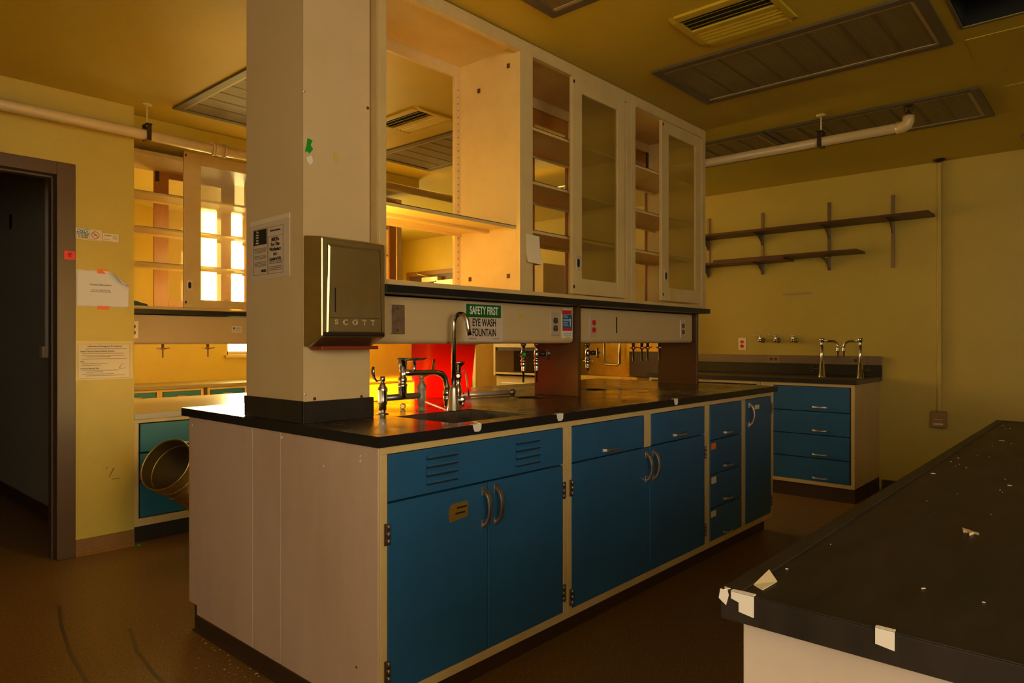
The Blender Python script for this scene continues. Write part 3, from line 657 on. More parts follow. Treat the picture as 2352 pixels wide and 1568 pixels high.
# ------------------------------------------------ outlets and signs on the service panels
def outlet(x, z, facing, y, label, rec=outlet_m, w=.070, h=.114, plate=None, blank=False, rot=0):
    t = thing('wall_outlet' if not blank else 'blank_cover_plate', label, 'outlet' if not blank else 'cover plate', (x, y, z), 0, 'electrical plates' if True else None)
    if facing == 'X': t.location = (y, x, z); t.rotation_euler = (0, rot, -PI/2)
    elif rot: t.rotation_euler = (0, rot, 0)
    MB().box(-w/2, w/2, -.006, 0, -h/2, h/2).build('cover_plate', plate or ltplate_m, t, .002)
    if blank:
        for zz in (-.042, .042): MB().lathe((0, -.006, zz), [(.004, 0), (.003, .0012)], axis=(0, -1, 0), n=10).build('screw', rust_m, t)
        return t
    for zz in (-.0195, .0195):
        R = []
        for yy in (-.0058, -.0085):
            R.append([(.0165*math.cos(a)*1.0, yy, zz+max(-.0135, min(.0135, .0165*math.sin(a)))) for a in [2*PI*k/24 for k in range(24)]])
        o = MB().rings(R, smooth=False).build('receptacle', rec, t)
        q = MB(); q.box(-.007, -.005, -.0090, -.0084, zz-.001, zz+.007); q.box(.005, .007, -.0090, -.0084, zz-.001, zz+.007); q.lathe((0, -.0084, zz-.007), [(.0022, 0), (.0022, .0006)], axis=(0, -1, 0), n=8)
        q.build('socket_slots', ltplate_m if rec == outlet_m else void_m, o)
    MB().lathe((0, -.006, 0), [(.0035, 0), (.0025, .0012)], axis=(0, -1, 0), n=10).build('screw', alu_m, t)
    return t
outlet(.447, 1.284, 'Y', PY, 'blank scuffed steel plate beside the towel dispenser', blank=True, plate=plate_m)
outlet(1.443, 1.283, 'Y', PY, 'steel outlet plate with black sockets between the eye wash sign and the dark upright')
outlet(1.776, 1.279, 'Y', PY, 'steel outlet plate with two red sockets on the service panel', rec=redoutlet_m)
outlet(2.772, 1.278, 'Y', PY, 'outlet plate at the far right end of the service panel')
tag(MB().box(1.999, 2.009, PY-.001, PY, 1.245, 1.335).build('panel_slot', void_m), 'narrow dark vertical slot in the service panel right of the red outlet', 'slot')
tag(MB().prism([(1.165, 1.325), (1.212, 1.328), (1.212, 1.303), (1.178, 1.301)], 'Y', PY-.001, PY).build('tape_scrap', mask_m), 'yellow tape scrap between the eye wash sign and the outlet', 'tape')
sg = thing('eye_wash_sign', 'green and white SAFETY FIRST eye wash fountain sign', 'sign', (.938, PY, 1.284))
MB().box(-.125, .122, -.0015, 0, -.086, .083).build('sign_plate', white_m if False else mat('clear_backed_sign', (.62, .50, .37), .35), sg)
MB().box(-.113, .108, -.0021, -.0015, .020, .077).build('green_band', green_sign_m, sg)
text('SAFETY FIRST', .049, white_m, (-.002, -.0023, .0487), FY, sg, bold=.0009, sx=.62)
text('EYE WASH', .047, ink_m, (0, -.0018, -.004), FY, sg, bold=.0009, sx=.68)
text('FOUNTAIN', .047, ink_m, (0, -.0018, -.048), FY, sg, bold=.0009, sx=.64)
q = MB(); q.box(-.098, -.052, -.0020, -.0015, -.0755, -.073); q.box(.04, .045, -.0020, -.0015, -.0755, -.073); q.box(.058, .098, -.0020, -.0015, -.0755, -.073); q.build('small_print', ink_m, sg)
lb = thing('instruction_card', 'red and blue instruction card taped to the service panel by the outlet', 'card', (1.546, PY, 1.287))
MB().prism([(-.046, -.072), (-.046, .078), (.040, .078), (.046, -.072)], 'Y', -.0016, 0).build('card', paper_m, lb)
MB().box(-.044, .037, -.0022, -.0016, .048, .070).build('red_band', redink_m, lb); MB().box(-.040, .040, -.0022, -.0016, -.033, .047).build('blue_field', bluecard_m, lb); MB().box(-.040, .030, -.0026, -.0022, -.035, -.019).build('red_band', redink_m, lb)
q = MB()
for z in (.040, .034, .022, .016, .006, -.002, -.010): q.box(-.034, .012+.01*math.sin(z*900), -.0026, -.0022, z, z+.002)
q.box(.022, .027, -.0026, -.0022, -.012, .028); q.build('small_print', white_m, lb)
q = MB()
for z in (-.046, -.051, -.056, -.061): q.box(-.034, .034, -.0020, -.0016, z, z+.0015)
q.build('small_print', grayink_m, lb)
MB().prism([(-.060, .058), (-.040, .070), (-.030, .086), (-.050, .088)], 'Y', -.003, -.0016).build('tape', mask_m, lb); MB().prism([(.028, .088), (.048, .088), (.048, .056), (.040, .060)], 'Y', -.003, -.0016).build('tape', mask_m, lb); MB().box(-.012, .020, -.003, -.0016, -.080, -.066).build('tape', mask_m, lb)

# ================================================================== fittings on the island
def cross(m, c, ax, r=.020, th=.006, n=4):
    a = Vector(ax).normalized(); u = a.orthogonal().normalized(); v = a.cross(u); c = Vector(c)
    for k in range(n):
        th_ = PI/4+2*PI*k/n; d_ = u*math.cos(th_)+v*math.sin(th_)
        m.tube([c, c+d_*r*.6, c+d_*r], [th, th*.8, th*1.25], 8)
    m.lathe(c-a*.006, [(th*1.6, 0), (th*1.7, .008), (th*1.2, .014)], axis=a, n=12)
def gasvalve(x, y, ztop, side, label, cap=None, zl=.20):
    t = thing('gas_valve', label, 'gas valve', (x, y, ztop), 0, 'cross-handled valves under the service panel')
    q = MB(); q.lathe((0, 0, 0), [(.014, 0), (.014, -.012), (.009, -.014), (.010, -.04), (.013, -.045), (.014, -.07), (.010, -.075), (.010, -.083), (.014, -.085), (.014, -.096), (.010, -.098), (.013, -.104), (.013, -.112), (.009, -.116), (.011, -.122), (.010, -.138), (.012, -.142), (.006, -.146), (.0045, -zl)], n=18)
    q.build('stem', chrome_m, t)
    q = MB(); q.lathe((0, 0, -.055), [(.010, 0), (.010, .02), (.013, .022), (.013, .045), (.008, .05)], axis=side, n=14); c_ = Vector((0, 0, -.055))+Vector(side)*.060; cross(q, c_, side, .027, .006)
    q.build('cross_handle', darkmetal_m, t)
    if cap: MB().lathe(c_+Vector(side)*.006, [(.011, 0), (.010, .006), (.003, .008)], axis=side, n=14).build('handle_cap', cap, t)
    return t
gasvalve(1.408, .645, 1.188, (-.72, -.69, 0), 'chrome valve with a green-capped cross handle under the service panel', green_tape_m)
gasvalve(1.508, .640, 1.188, (.75, -.66, 0), 'chrome valve with black cross handle, right of the green-capped one')
gasvalve(1.965, .640, 1.188, (.80, -.60, 0), 'chrome valve with black cross handle right of the first dark upright', zl=.155)
def gascock(x, y, z, label, redm=redoutlet_m, group='small gas cocks under the service panel', L=.11):
    t = thing('gas_cock', label, 'gas cock', (x, y, z), 0, group)
    q = MB(); q.lathe((0, 0, 0), [(.009, 0), (.009, -.02), (.012, -.024), (.012, -.036), (.006, -.04), (.0055, -L), (.004, -L-.002)], n=14); q.build('body', chrome_m, t)
    q = MB(); q.tube([(-.042, 0, -.028), (-.015, 0, -.030), (.015, 0, -.030), (.048, 0, -.026)], [.003, .005, .005, .003], 8); q.build('lever', chrome_m, t)
    MB().lathe((0, -.010, -.030), [(.007, 0), (.006, .006)], axis=(0, -1, 0), n=10).build('index_button', redm, t)
    return t
for k, xx in enumerate((2.39, 2.49, 2.56, 2.71)):
    gascock(xx, .60, 1.188, ['first (leftmost) of the four small gas cocks under the far service panel', 'second from the left of the four small gas cocks', 'third from the left of the four small gas cocks', 'last gas cock, nearest the far dark upright'][k])

# bridge faucet
bf = thing('bridge_faucet', 'old chrome two-handle bridge faucet with a soap dish behind the sink', 'faucet', (0, .515, CT))
def valvepost(x, m_, lever, par, y=0):
    q = MB(); q.lathe((x, y, 0), [(.024, 0), (.024, .003), (.012, .005), (.012, .014), (.015, .016), (.015, .036), (.018, .040), (.019, .055), (.018, .085), (.020, .090), (.020, .100), (.012, .112), (.012, .120), (.007, .122), (.007, .128), (.011, .130), (.011, .146), (.006, .148)], n=20)
    o = q.build('valve_body', m_, par)
    q = MB(); L = [Vector((x, y, .136))+Vector(p) for p in lever]; q.tube(L, [.005, .005, .006, .007, .008, .006], 10, flat=.6); q.build('lever_handle', chrome_m, o)
valvepost(.412, chrome_m, [(0, 0, 0), (-.020, -.01, -.003), (-.045, -.02, -.004), (-.062, -.026, .010), (-.070, -.030, .030), (-.068, -.030, .052)], bf)
valvepost(.612, dull_m, [(0, 0, 0), (.030, .01, .005), (.060, .02, .010), (.082, .026, .028), (.092, .028, .05), (.096, .030, .072)], bf)
q = MB(); q.tube([(.412, 0, .062), (.612, 0, .062)], .0125, 16); q.tube([(.512, 0, .062), (.512, 0, .10)], .017, 16); q.build('bridge_pipe', mat('grey_chrome', (.25, .23, .2), .35, .9), bf)
q = MB(); q.lathe((.512, 0, .058), [(.017, 0), (.017, .040), (.019, .042), (.019, .056), (.014, .058), (.018, .064), (.018, .078), (.012, .085), (.013, .105), (.017, .120), (.018, .150), (.022, .152), (.022, .158), (.015, .160)], n=22); q.build('riser', chrome_m, bf)
q = MB(); q.tube([(.512, -.01, .160), (.535, -.015, .158), (.565, -.02, .157), (.65, -.04, .157), (.680, -.048, .150), (.698, -.052, .130), (.705, -.054, .095), (.706, -.054, .07)], [.012, .013, .0115, .0115, .0125, .0125, .012, .012], 16); q.build('swing_spout', chrome_m, bf)
q = MB(); q.lathe((.706, -.054, .082), [(.013, 0), (.018, -.004), (.018, -.022), (.013, -.026), (.017, -.030), (.016, -.044), (.012, -.050), (.013, -.070), (.009, -.072)], n=18); q.build('aerator', chrome_m, bf)
q = MB(); q.lathe((.555, -.02, .162), [(.009, 0), (.007, .012), (.007, .040), (.012, .044)], n=14); q.build('soap_dish_stem', chrome_m, bf)
q = MB(); n = 28
q.rings([[(.555+a*math.cos(2*PI*k/n), -.02+b_*math.sin(2*PI*k/n), z) for k in range(n)] for (a, b_, z) in ((.012, .012, .204), (.050, .030, .208), (.066, .040, .216), (.067, .041, .217), (.050, .030, .2115), (.010, .008, .208))]); q.build('soap_dish', chrome_m, bf)
# gooseneck
gn = thing('gooseneck_faucet', 'tall brushed gooseneck tap behind the sink, in front of the service panel', 'faucet', (.700, .415, CT))
q = MB(); q.lathe((0, 0, 0), [(.028, 0), (.028, .003), (.026, .006), (.0165, .090), (.0145, .098), (.010, .101)], n=26); q.build('base', alu_m, gn)
path = [(0, 0, .09), (0, 0, .36)]; R = .031
dv = Vector((.35, -.937, 0)).normalized()
for k in range(1, 13): a = PI*k/12*.97; path.append(tuple(dv*(R-R*math.cos(a))+Vector((0, 0, .36+R*1.2*math.sin(a)))))
e_ = Vector(path[-1]); path += [tuple(e_+Vector((0, 0, -.02))+dv*.003), tuple(e_+Vector((0, 0, -.055))+dv*.010)]
q = MB(); q.tube(path, .0095, 16, up=(1, 0, 0)); q.build('spout', chrome_m, gn)
q = MB(); q.lathe((.010, -.012, .045), [(.010, 0), (.010, .018), (.013, .02), (.013, .030), (.004, .032)], axis=(.62, -.78, 0), n=18); q.build('valve_button', alu_m, gn)
q = MB(); cross(q, (.024, -.030, .045), (.62, -.78, 0), .028, .004); q.build('cross_handle', chrome_m, gn)
# eye wash spray
ew = thing('eye_wash_spray', 'chrome squeeze-lever eye wash spray beside the gooseneck tap', 'eye wash', (.930, .63, CT))
q = MB(); q.lathe((0, 0, 0), [(.018, 0), (.018, .03), (.014, .034), (.017, .045), (.017, .08), (.013, .084), (.014, .10), (.014, .115), (.017, .12), (.012, .125), (.012, .145), (.015, .15), (.013, .165), (.030, .182), (.034, .186), (.034, .192), (.02, .192)], n=20); q.build('body', chrome_m, ew)
q = MB(); q.lathe((-.012, -.01, .128), [(.012, 0), (.018, .010), (.018, .02), (.008, .026)], axis=(-.6, -.8, 0), n=16); q.build('valve_knob', chrome_m, ew)
q = MB(); q.tube([(.01, 0, .14), (.03, -.01, .15), (.040, -.012, .13), (.048, -.014, .08), (.056, -.015, .03)], [.005, .006, .006, .007, .006], 10, flat=.5); q.build('squeeze_lever', alu_m, ew)
# stub, rod, bucket, sheet metal
q = MB().lathe((.60, .62, CT+.012), [(.012, 0), (.012, .02), (.009, .022)], axis=(-.7, -.7, 0), n=12); tag(q.build('pipe_stub', brass_m), 'small brass pipe stub lying behind the bridge faucet', 'pipe fitting')
rd = thing('metal_tube', 'pale tube with an end cap lying on the island worktop near the cup sink', 'tube', (0, 0, 0))
MB().tube([(1.13, .81, CT+.0165), (1.44, .775, CT+.0165)], .013, 14).build('tube', ltplate_m, rd)
MB().lathe((1.44, .775, CT+.0165), [(.006, 0), (.006, .01), (.014, .012), (.016, .02), (.016, .034), (.012, .04)], axis=(.99, -.11, 0), n=14).build('end_cap', hinge_m, rd)
bk = thing('plastic_bucket', 'bright red plastic bucket glowing in sunlight on the island', 'bucket', (1.172, 1.00, CT))
q = MB(); hB = .37; q.lathe((0, 0, 0), [(.001, .003), (.140, .003), (.148, .008), (.182, hB-.03), (.184, hB-.03), (.193, hB-.028), (.193, hB), (.189, hB), (.188, hB-.02)], n=48, cap=False); q.build('pail', bucket_m, bk)
q = MB(); n = 20; q.tube([(-.198*math.cos(PI*k/n), -.204-.02*math.sin(PI*k/n) if False else -.203*math.sin(PI*k/n), hB-.03-.075*math.sin(PI*k/n)) for k in range(n+1)], .0025, 8); q.build('bail_handle', alu_m, bk)
sm = thing('yellow_sheet', 'scratched yellow translucent sheet standing on the island behind the column', 'sheet', (.63, .97, CT))
q = MB(); q.box(0, .345, .04, .044, 0, .40); q.prism([(.040, .092), (.020, .086), (.020, .082), (.040, .078)], 'X', 0, .345); q.box(0, .345, .018, .042, 0, .004); q.box(.341, .345, .018, .04, 0, .084)
acr_m = mat('yellow_plastic_sheet', (0.80, 0.52, 0.06), 0.3, col2=(0.70, 0.42, 0.04), nscale=9); translu(acr_m, (1.0, 0.72, 0.10), 0.28)
q.build('sheet', acr_m, sm)

# ================================================================== wall notices (door wall, faces -Y)
NY = YD
def flat(name, x0, x1, z0, z1, m_, label, cat, y=NY, th=.0012, parent=None, group=None):
    o = MB().box(x0, x1, y-th, y, z0, z1).build(name, m_, parent)
    if parent is None: tag(o, label, cat, group)
    return o
n1 = thing('notice_sign', 'blue and white NOTICE no smoking sign on the wall beside the door', 'sign', (.048, NY, 1.800))
MB().box(-.066, .066, -.0012, 0, -.031, .031).build('sign_plate', yelpaper_m, n1); MB().box(-.061, .004, -.0018, -.0012, .007, .027).build('blue_band', teal_sign_m, n1)
text('NOTICE', .0185, white_m, (-.0285, -.002, .017), FY, n1, bold=.0005); text('DO NOT SMOKE,\nEAT OR DRINK\nIN THIS AREA', .0095, ink_m, (-.0285, -.0016, -.009), FY, n1, bold=.0003, sx=.82)
q = MB()
for b_ in ((-.061, .061, .0265, .0275), (-.061, .061, -.0265, -.0255), (-.061, -.060, -.0265, .027), (.060, .061, -.0265, .027), (.004, .005, -.0265, .027)): q.box(b_[0], b_[1], -.0017, -.0012, b_[2], b_[3])
q.tube([(.024, -.0016, -.004), (.032, -.0016, -.002), (.042, -.0016, .004)], .0012, 6); q.tube([(.026, -.0016, .008), (.034, -.0016, .006), (.040, -.0016, -.006)], .001, 6)
q.build('printed_lines', ink_m, n1)
q = MB(); n = 28; q.tube([(.033+.019*math.cos(2*PI*k/n), -.0017, .001+.019*math.sin(2*PI*k/n)) for k in range(n+1)], .0017, 6); q.tube([(.020, -.0019, .014), (.046, -.0019, -.012)], .0016, 6); q.build('prohibition_ring', redink_m, n1)
n2 = thing('small_label', 'small pale printed label right of the NOTICE sign', 'label', (.160, NY, 1.795))
MB().box(-.041, .041, -.0012, 0, -.022, .022).build('label_paper', yelpaper_m, n2)
q = MB(); q.box(-.034, .004, -.0016, -.0012, .010, .0135)
for z in (.006, -.010, -.0145): q.box(-.034, -.004, -.0015, -.0012, z, z+.0012)
for z in (.013, .009, .005, .001, -.003, -.007): q.box(.010, .034, -.0015, -.0012, z, z+.0012)
q.build('small_print', grayink_m, n2)
bh = thing('biohazard_sticker', 'red biohazard sticker on the brown door frame', 'sticker', (-.049, NY-.012, 1.674))
MB().box(-.026, .026, -.001, 0, -.023, .023).build('sticker', red_m, bh)
q = MB()
for k in range(3):
    a = PI/2+2*PI*k/3; c_ = Vector((.0075*math.cos(a), 0, .0075*math.sin(a)+.003)); pts = []
    for j in range(15):
        b_ = a+math.radians(35)+math.radians(290)*j/14; pts.append((c_.x+.007*math.cos(b_), -.0013, c_.z+.007*math.sin(b_)))
    q.tube(pts, .0012, 6)
n = 16; q.tube([(.006*math.cos(2*PI*k/n), -.0013, .003+.006*math.sin(2*PI*k/n)) for k in range(n+1)], .0007, 6)
q.box(-.018, .018, -.0014, -.001, -.0155, -.014); q.build('biohazard_symbol', ink_m, bh)
# curling contact sheet
cs = thing('contact_sheet', 'white Contact Information sheet with its top right corner curling off the wall', 'paper', (-.014, NY, 1.395))
NXp, NZp = 28, 22; Wp, Hp = .272, .206
bm = bmesh.new(); G = []
cdir = Vector((.62, .785)); cd = .232          # curl axis
for i in range(NXp+1):
    row = []
    for j in range(NZp+1):
        x, z = Wp*i/NXp, Hp*j/NZp; s = x*cdir.x+z*cdir.y-cd; y = -.0012
        if s > 0:
            r_ = .030; am = 2.25; a = min(s/r_, am); ext = max(0, s-r_*am)
            off = r_*math.sin(a)+ext*math.cos(am); y = -.0012-r_*(1-math.cos(a))-ext*math.sin(am); k_ = off-s
            x += cdir.x*k_; z += cdir.y*k_
        row.append(bm.verts.new((x, y, z)))
    G.append(row)
for i in range(NXp):
    for j in range(NZp):
        f_ = bm.faces.new((G[i][j], G[i+1][j], G[i+1][j+1], G[i][j+1])); f_.smooth = True
me = bpy.data.meshes.new('sheet'); bm.to_mesh(me); bm.free(); me.materials.append(paper_m); o = bpy.data.objects.new('sheet', me); C.objects.link(o); o.parent = cs
so = o.modifiers.new('thick', 'SOLIDIFY'); so.thickness = .0004
text('Contact Information', .0135, ink_m, (.122, -.0022, .125), FY, cs, bold=.0001); text('Yubin Ge (248) 761-3695\nHolly Pitman (734) 223-5763', .0092, ink_m, (.122, -.0022, .090), FY, cs)
tag(MB().box(.090, .142, NY-.0035, NY-.0024, 1.585, 1.609).build('orange_tape', orange_m), 'orange tape piece holding the top of the contact sheet', 'tape', 'orange tape pieces')
tag(MB().box(.092, .151, NY-.0030, NY-.0018, 1.380, 1.401).build('orange_tape', orange_m), 'orange tape piece holding the bottom of the contact sheet', 'tape', 'orange tape pieces')
lp = thing('emergency_procedures_sheet', 'laminated Laboratory Emergency Procedures sheet low on the wall by the door', 'notice', (.130, NY, 1.089))
MB().box(-.148, .148, -.0012, 0, -.108, .112).build('laminate', mat('wall_laminate', (.60, .44, .15), .3), lp)
MB().prism([(-.134, .096), (.132, .094), (.132, -.100), (-.136, -.100)], 'Y', -.0020, -.0012).build('sheet', oldpaper_m, lp)
q = MB()
for b_ in ((-.134, .132, .0945, .0955), (-.135, .132, -.1005, -.0995), (-.1355, -.1345, -.1, .095), (.1315, .1325, -.1, .094)): q.box(b_[0], b_[1], -.0026, -.0020, b_[2], b_[3])
for (a, b_, z) in ((-.10, .115, .066), (-.115, .10, .040), (-.115, .10, .028), (-.095, .03, .021), (-.115, .115, .009), (-.115, .015, -.017), (-.115, -.02, -.028), (-.115, .07, -.056), (-.095, -.01, -.065), (-.115, .045, -.077), (-.095, .105, -.086)): q.box(a, b_, -.0025, -.0020, z, z+.0022)
for (a, b_, z) in ((-.124, .07, .0500), (-.124, -.108, -.0075), (-.124, -.018, -.047)): q.box(a, b_, -.0026, -.0020, z-.0028, z-.0022)
q.build('small_print', grayink_m, lp)
text('Laboratory Emergency Procedures', .0125, ink_m, (0, -.0024, .082), FY, lp, bold=.0003); text('Injuries / Exposures Requiring Medical Attention', .0088, ink_m, (-.124, -.0024, .054), FY, lp, bold=.0002, align='LEFT')
text('Fires', .0088, ink_m, (-.124, -.0024, -.004), FY, lp, bold=.0002, align='LEFT'); text('Hazardous Materials Spills', .0088, ink_m, (-.124, -.0024, -.043), FY, lp, bold=.0002, align='LEFT')
q = MB(); q.tube([(.075, -.0024, -.046), (.092, -.0024, -.016), (.109, -.0024, -.046), (.075, -.0024, -.046)], .0010, 6); q.build('triangle_logo', ink_m, lp)
q = MB()
for (a, b_, c_, d_) in ((.150, .175, .42, .47), (.165, .205, .405, .408), (.135, .14, .47, .478)):
    q.prism([(a, c_), (b_, d_), (b_+.004, d_-.004), (a+.003, c_-.003)], 'Y', NY-.0006, NY)
tag(q.build('scuff_marks', grayink_m), 'black scuff marks low on the wall beside the door', 'scuff marks')

# corridor fittings
cd_ = thing('conduit', 'pale conduit with a switch box on the dark corridor wall', 'conduit', (.122, 3.75, 0))
MB().box(-.022, 0, -.012, .012, 1.16, 2.58).build('raceway', mat('raceway_grey', (.42, .38, .33), .4), cd_); MB().box(-.045, 0, -.035, .035, 1.09, 1.165).build('switch_box', mat('switch_grey', (.45, .36, .27), .4), cd_, .004)
MB().box(-.02, 0, .10, .13, 1.115, 1.14).build('red_switch', redink_m, cd_)
tag(MB().box(.119, .122, 4.68, 4.75, 2.06, 2.17).build('door_number_plate', void_m), 'small dark plate on the corridor wall seen through the doorway', 'plate')
tag(MB().lathe((.297, 2.672, 0), [(.012, 0), (.010, .006), (.003, .009)], n=7).build('green_scrap', green_tape_m), 'tiny green scrap on the floor at the wall corner', 'scrap')

# ================================================================== duct elbow
du = thing('duct_elbow', 'galvanised duct elbow with a wide open mouth leaning in the aisle', 'duct', (0, 0, 0))
P0 = Vector((.315, 2.33, .515)); vw = Vector((.60, .78, -.17)).normalized(); rt_ = Vector((.665, -.747, 0)); up_ = Vector((0, 0, 1))
d1 = (vw*.84+rt_*.38-up_*.36).normalized(); d2 = (vw*.10+rt_*.76-up_*.64).normalized()
pts = [P0, P0+d1*.075]; dirs = [d1, d1]
cur = P0+d1*.075
for k in range(1, 6):
    dd = d1.lerp(d2, k/5).normalized(); cur = cur+dd*.034; pts.append(cur.copy()); dirs.append(dd)
pts += [cur+d2*.10, cur+d2*.44]; dirs += [d2, d2]
def ringat(c, d_, r, n=40, ref=up_):
    u = (ref-d_*ref.dot(d_)).normalized(); v = d_.cross(u); return [c+(u*math.cos(2*PI*j/n)+v*math.sin(2*PI*j/n))*r for j in range(n)]
rad = [.148, .148, .143, .140, .137, .135, .132, .128, .128]
q = MB(); outer = [ringat(p_, d_, r) for p_, d_, r in zip(pts, dirs, rad)]; inner = [ringat(p_, d_, r-.003) for p_, d_, r in zip(pts, dirs, rad)]
q.rings(outer, cap=False); q.build('duct_shell', None, du) if False else None; galv_m = mat('galvanised_steel', (.50, .36, .12), .33, .95, col2=(.34, .23, .07), nscale=18, rough2=.5)
q.rings([outer[-1], inner[-1]], cap=False); q.rings([inner[0], outer[0]], cap=False)
q.build('duct_body', galv_m, du)
q = MB(); q.rings(inner[::-1], cap=False); q.build('duct_inside', mat('shaded_duct_inside', (.16, .11, .045), .42, .8), du)  # same metal, darker colour carries the shade inside the duct
for (i, r) in ((0, .150), (1, .150), (4, .141), (7, .132)):
    q = MB(); rr = ringat(pts[i], dirs[i], r, 40); q.tube(rr+[rr[0]], .0035, 8, cap=False); q.build('seam_bead', galv_m, du)
q = MB(); rr = ringat(pts[1]+d1*.004, d1, .144, 40); q.tube(rr+[rr[0]], .003, 8, cap=False); rr = ringat(pts[5], dirs[5], .131, 40); q.tube(rr+[rr[0]], .003, 8, cap=False); q.build('inner_seam', galv_m, du)

# ================================================================== island 2 (sit-down height)
X2 = 2.58; DZ2 = .770
dt = MB().box(XW, X2, 2.700, 3.842, DZ2-.034, DZ2).build('desk_worktop', desk_m, None, .002); tag(dt, 'low pale worktop of the second island shining in the sun', 'worktop')
gB = 'base cabinets of the second island'
def drawers3(w): return [D(.032, w-.03, .538, .710, hz=.575), D(.032, w-.03, .372, .532, hz=.43), D(.032, w-.03, .150, .366, hz=.26)]
dc = cabinet('drawer_cabinet', 'teal three-drawer desk cabinet behind the duct elbow', 'cabinet', (XW+.003, 2.716, 0), 0, .62, .55, .10, .735, drawers3(.62), color=green_m, group=gB, kickm=darkcove_m, bot=.045, kick=.03)
dup(dc, (1.25, 2.716, 0), 0, 'teal three-drawer desk cabinet hidden behind the island column')
dup(dc, (1.93, 2.716, 0), 0, 'teal three-drawer desk cabinet at the far end of the second island')
dup(dc, (.91, 3.826, 0), PI, 'teal three-drawer cabinet on the window side, nearest the door wall')
dup(dc, (1.80, 3.826, 0), PI, 'teal three-drawer cabinet in the middle of the window side')
dup(dc, (2.55, 3.826, 0), PI, 'teal three-drawer cabinet on the window side, far end')
lg = MB().box(XW+.002, X2, 3.030, 3.500, 1.378, 1.406).build('ledge', edge_m, None, .002); tag(lg, 'dark ledge under the overhead cabinets of the second island', 'ledge', 'black ledges under the overhead cabinets')
servicepanel(XW+.002, X2-.04, 3.110, 3.360, 1.180, 1.372, 'yellowish service panel of the second island with two gas cocks')
support(X2-.032, 3.09, 3.38, DZ2, 1.378, 'dark brown upright panel at the far end of the second island')
support(XW+.004, 3.362, 3.386, DZ2, 1.378, 'dark upright at the wall end of the second island', w=.03)
g2 = 'overhead cabinets above the second island'
o1 = overhead('overhead cabinet of the second island with a bright sliding glass door', XW+.002, 1.40, 3.055, 3.47, 1.406, 2.43, (2.175, 1.945, 1.715), left=.03, right=.045, sy=(.03, .33), topd=.03, group=g2, backrail=False)
slide_door(.712, 1.31, 3.031, 1.425, 2.468, o1, pull=(.748, 1.575), st=(.112, .08), tr=.075, brl=.055, glass=glassmat('sunlit_dusty_glass', (.88, .86, .78), .30, (.85, .80, .68)))
slide_door(.682, 1.27, 3.452, 1.42, 2.43, o1, frame=wood_m, glass=clear_m, st=(.10, .10), tr=.07, brl=.07, screws=False, name='rear_sliding_door', th=.016)
MB().box(.69, .715, 3.446, 3.452, 2.33, 2.43).build('roller_bracket', darkmetal_m, o1)
o2 = overhead('far overhead cabinet of the second island seen through the open cabinet', 1.401, X2, 3.055, 3.47, 1.406, 2.43, (2.175, 1.945, 1.715), left=.045, right=.05, sy=(.03, .33), topd=.03, group=g2, backrail=False)
slide_door(1.95, 2.50, 3.031, 1.425, 2.41, o2, pull=(1.99, 1.575), glass=clear_m, frame=wood_m)
sf = struct('trim_4', MB().box(XW, X2+.03, 2.86, 3.55, 2.468, H), ceil_m)
outlet(.420, 1.275, 'Y', 3.110, 'outlet plate at the wall end of the second service panel')
n3 = thing('small_label', 'small white label on the second service panel beside the column', 'label', (1.115, 3.110, 1.285)); MB().box(-.036, .036, -.001, 0, -.022, .022).build('label_paper', paper_m, n3)
q = MB(); [q.box(-.006, .030, -.0014, -.001, z, z+.0018) for z in (.012, .007, .002)]; [q.box(-.028, .030, -.0014, -.001, z, z+.0018) for z in (-.006, -.011)]; q.box(-.028, -.012, -.0014, -.001, .002, .014); q.build('small_print', grayink_m, n3)
gascock(.622, 3.15, 1.180, 'left gas cock under the service panel of the second island', group='gas cocks of the second island', L=.088)
gascock(.925, 3.15, 1.180, 'right gas cock under the service panel of the second island', group='gas cocks of the second island', L=.088)
# blue cloth
q = MB(); R_ = []
for k in range(9):
    t_ = k/8; R_.append([(.33+.19*t_, 3.13+.05*math.cos(a)*(1-.5*t_)+.01*math.sin(9*t_), 1.419+max(0, (.048-.026*t_)*(math.sin(a)+.3*math.sin(3*a+5*t_)))) for a in [2*PI*j/16 for j in range(16)]])
q.rings(R_); tag(q.build('cloth', cloth_m), 'crumpled blue cloth on the bottom of the second island cabinet', 'cloth')

# ================================================================== back bench
bt = MB().box(XW, XR, 5.235, YB, DZ2-.034, DZ2).build('back_worktop', mat('back_bench_top', (.22, .17, .08), .3), None, .002); tag(bt, 'long bench top against the window wall', 'worktop')
first = None
for k, (xx, lab) in enumerate(((.35, 'teal drawer cabinet of the back bench, nearest the corridor wall'), (1.00, 'teal drawer cabinet of the back bench, seen under the second ledge at left'), (1.42, 'teal drawer cabinet of the back bench with its pull visible over the desk'), (1.88, 'teal drawer cabinet of the back bench nearest the window'), (2.60, 'teal drawer cabinet of the back bench under the window'), (3.30, 'teal drawer cabinet of the back bench toward the room corner'))):
    if first is None: first = cabinet('drawer_cabinet', lab, 'cabinet', (xx, 5.252, 0), 0, .42, .56, .10, .735, [D(.03, .385, .63, .712, hz=.668), D(.03, .385, .40, .622, hz=.51), D(.03, .385, .15, .392, hz=.27)], color=green_m, group='teal cabinets of the back bench', kick=.03)
    else: dup(first, (xx, 5.252, 0), 0, lab)
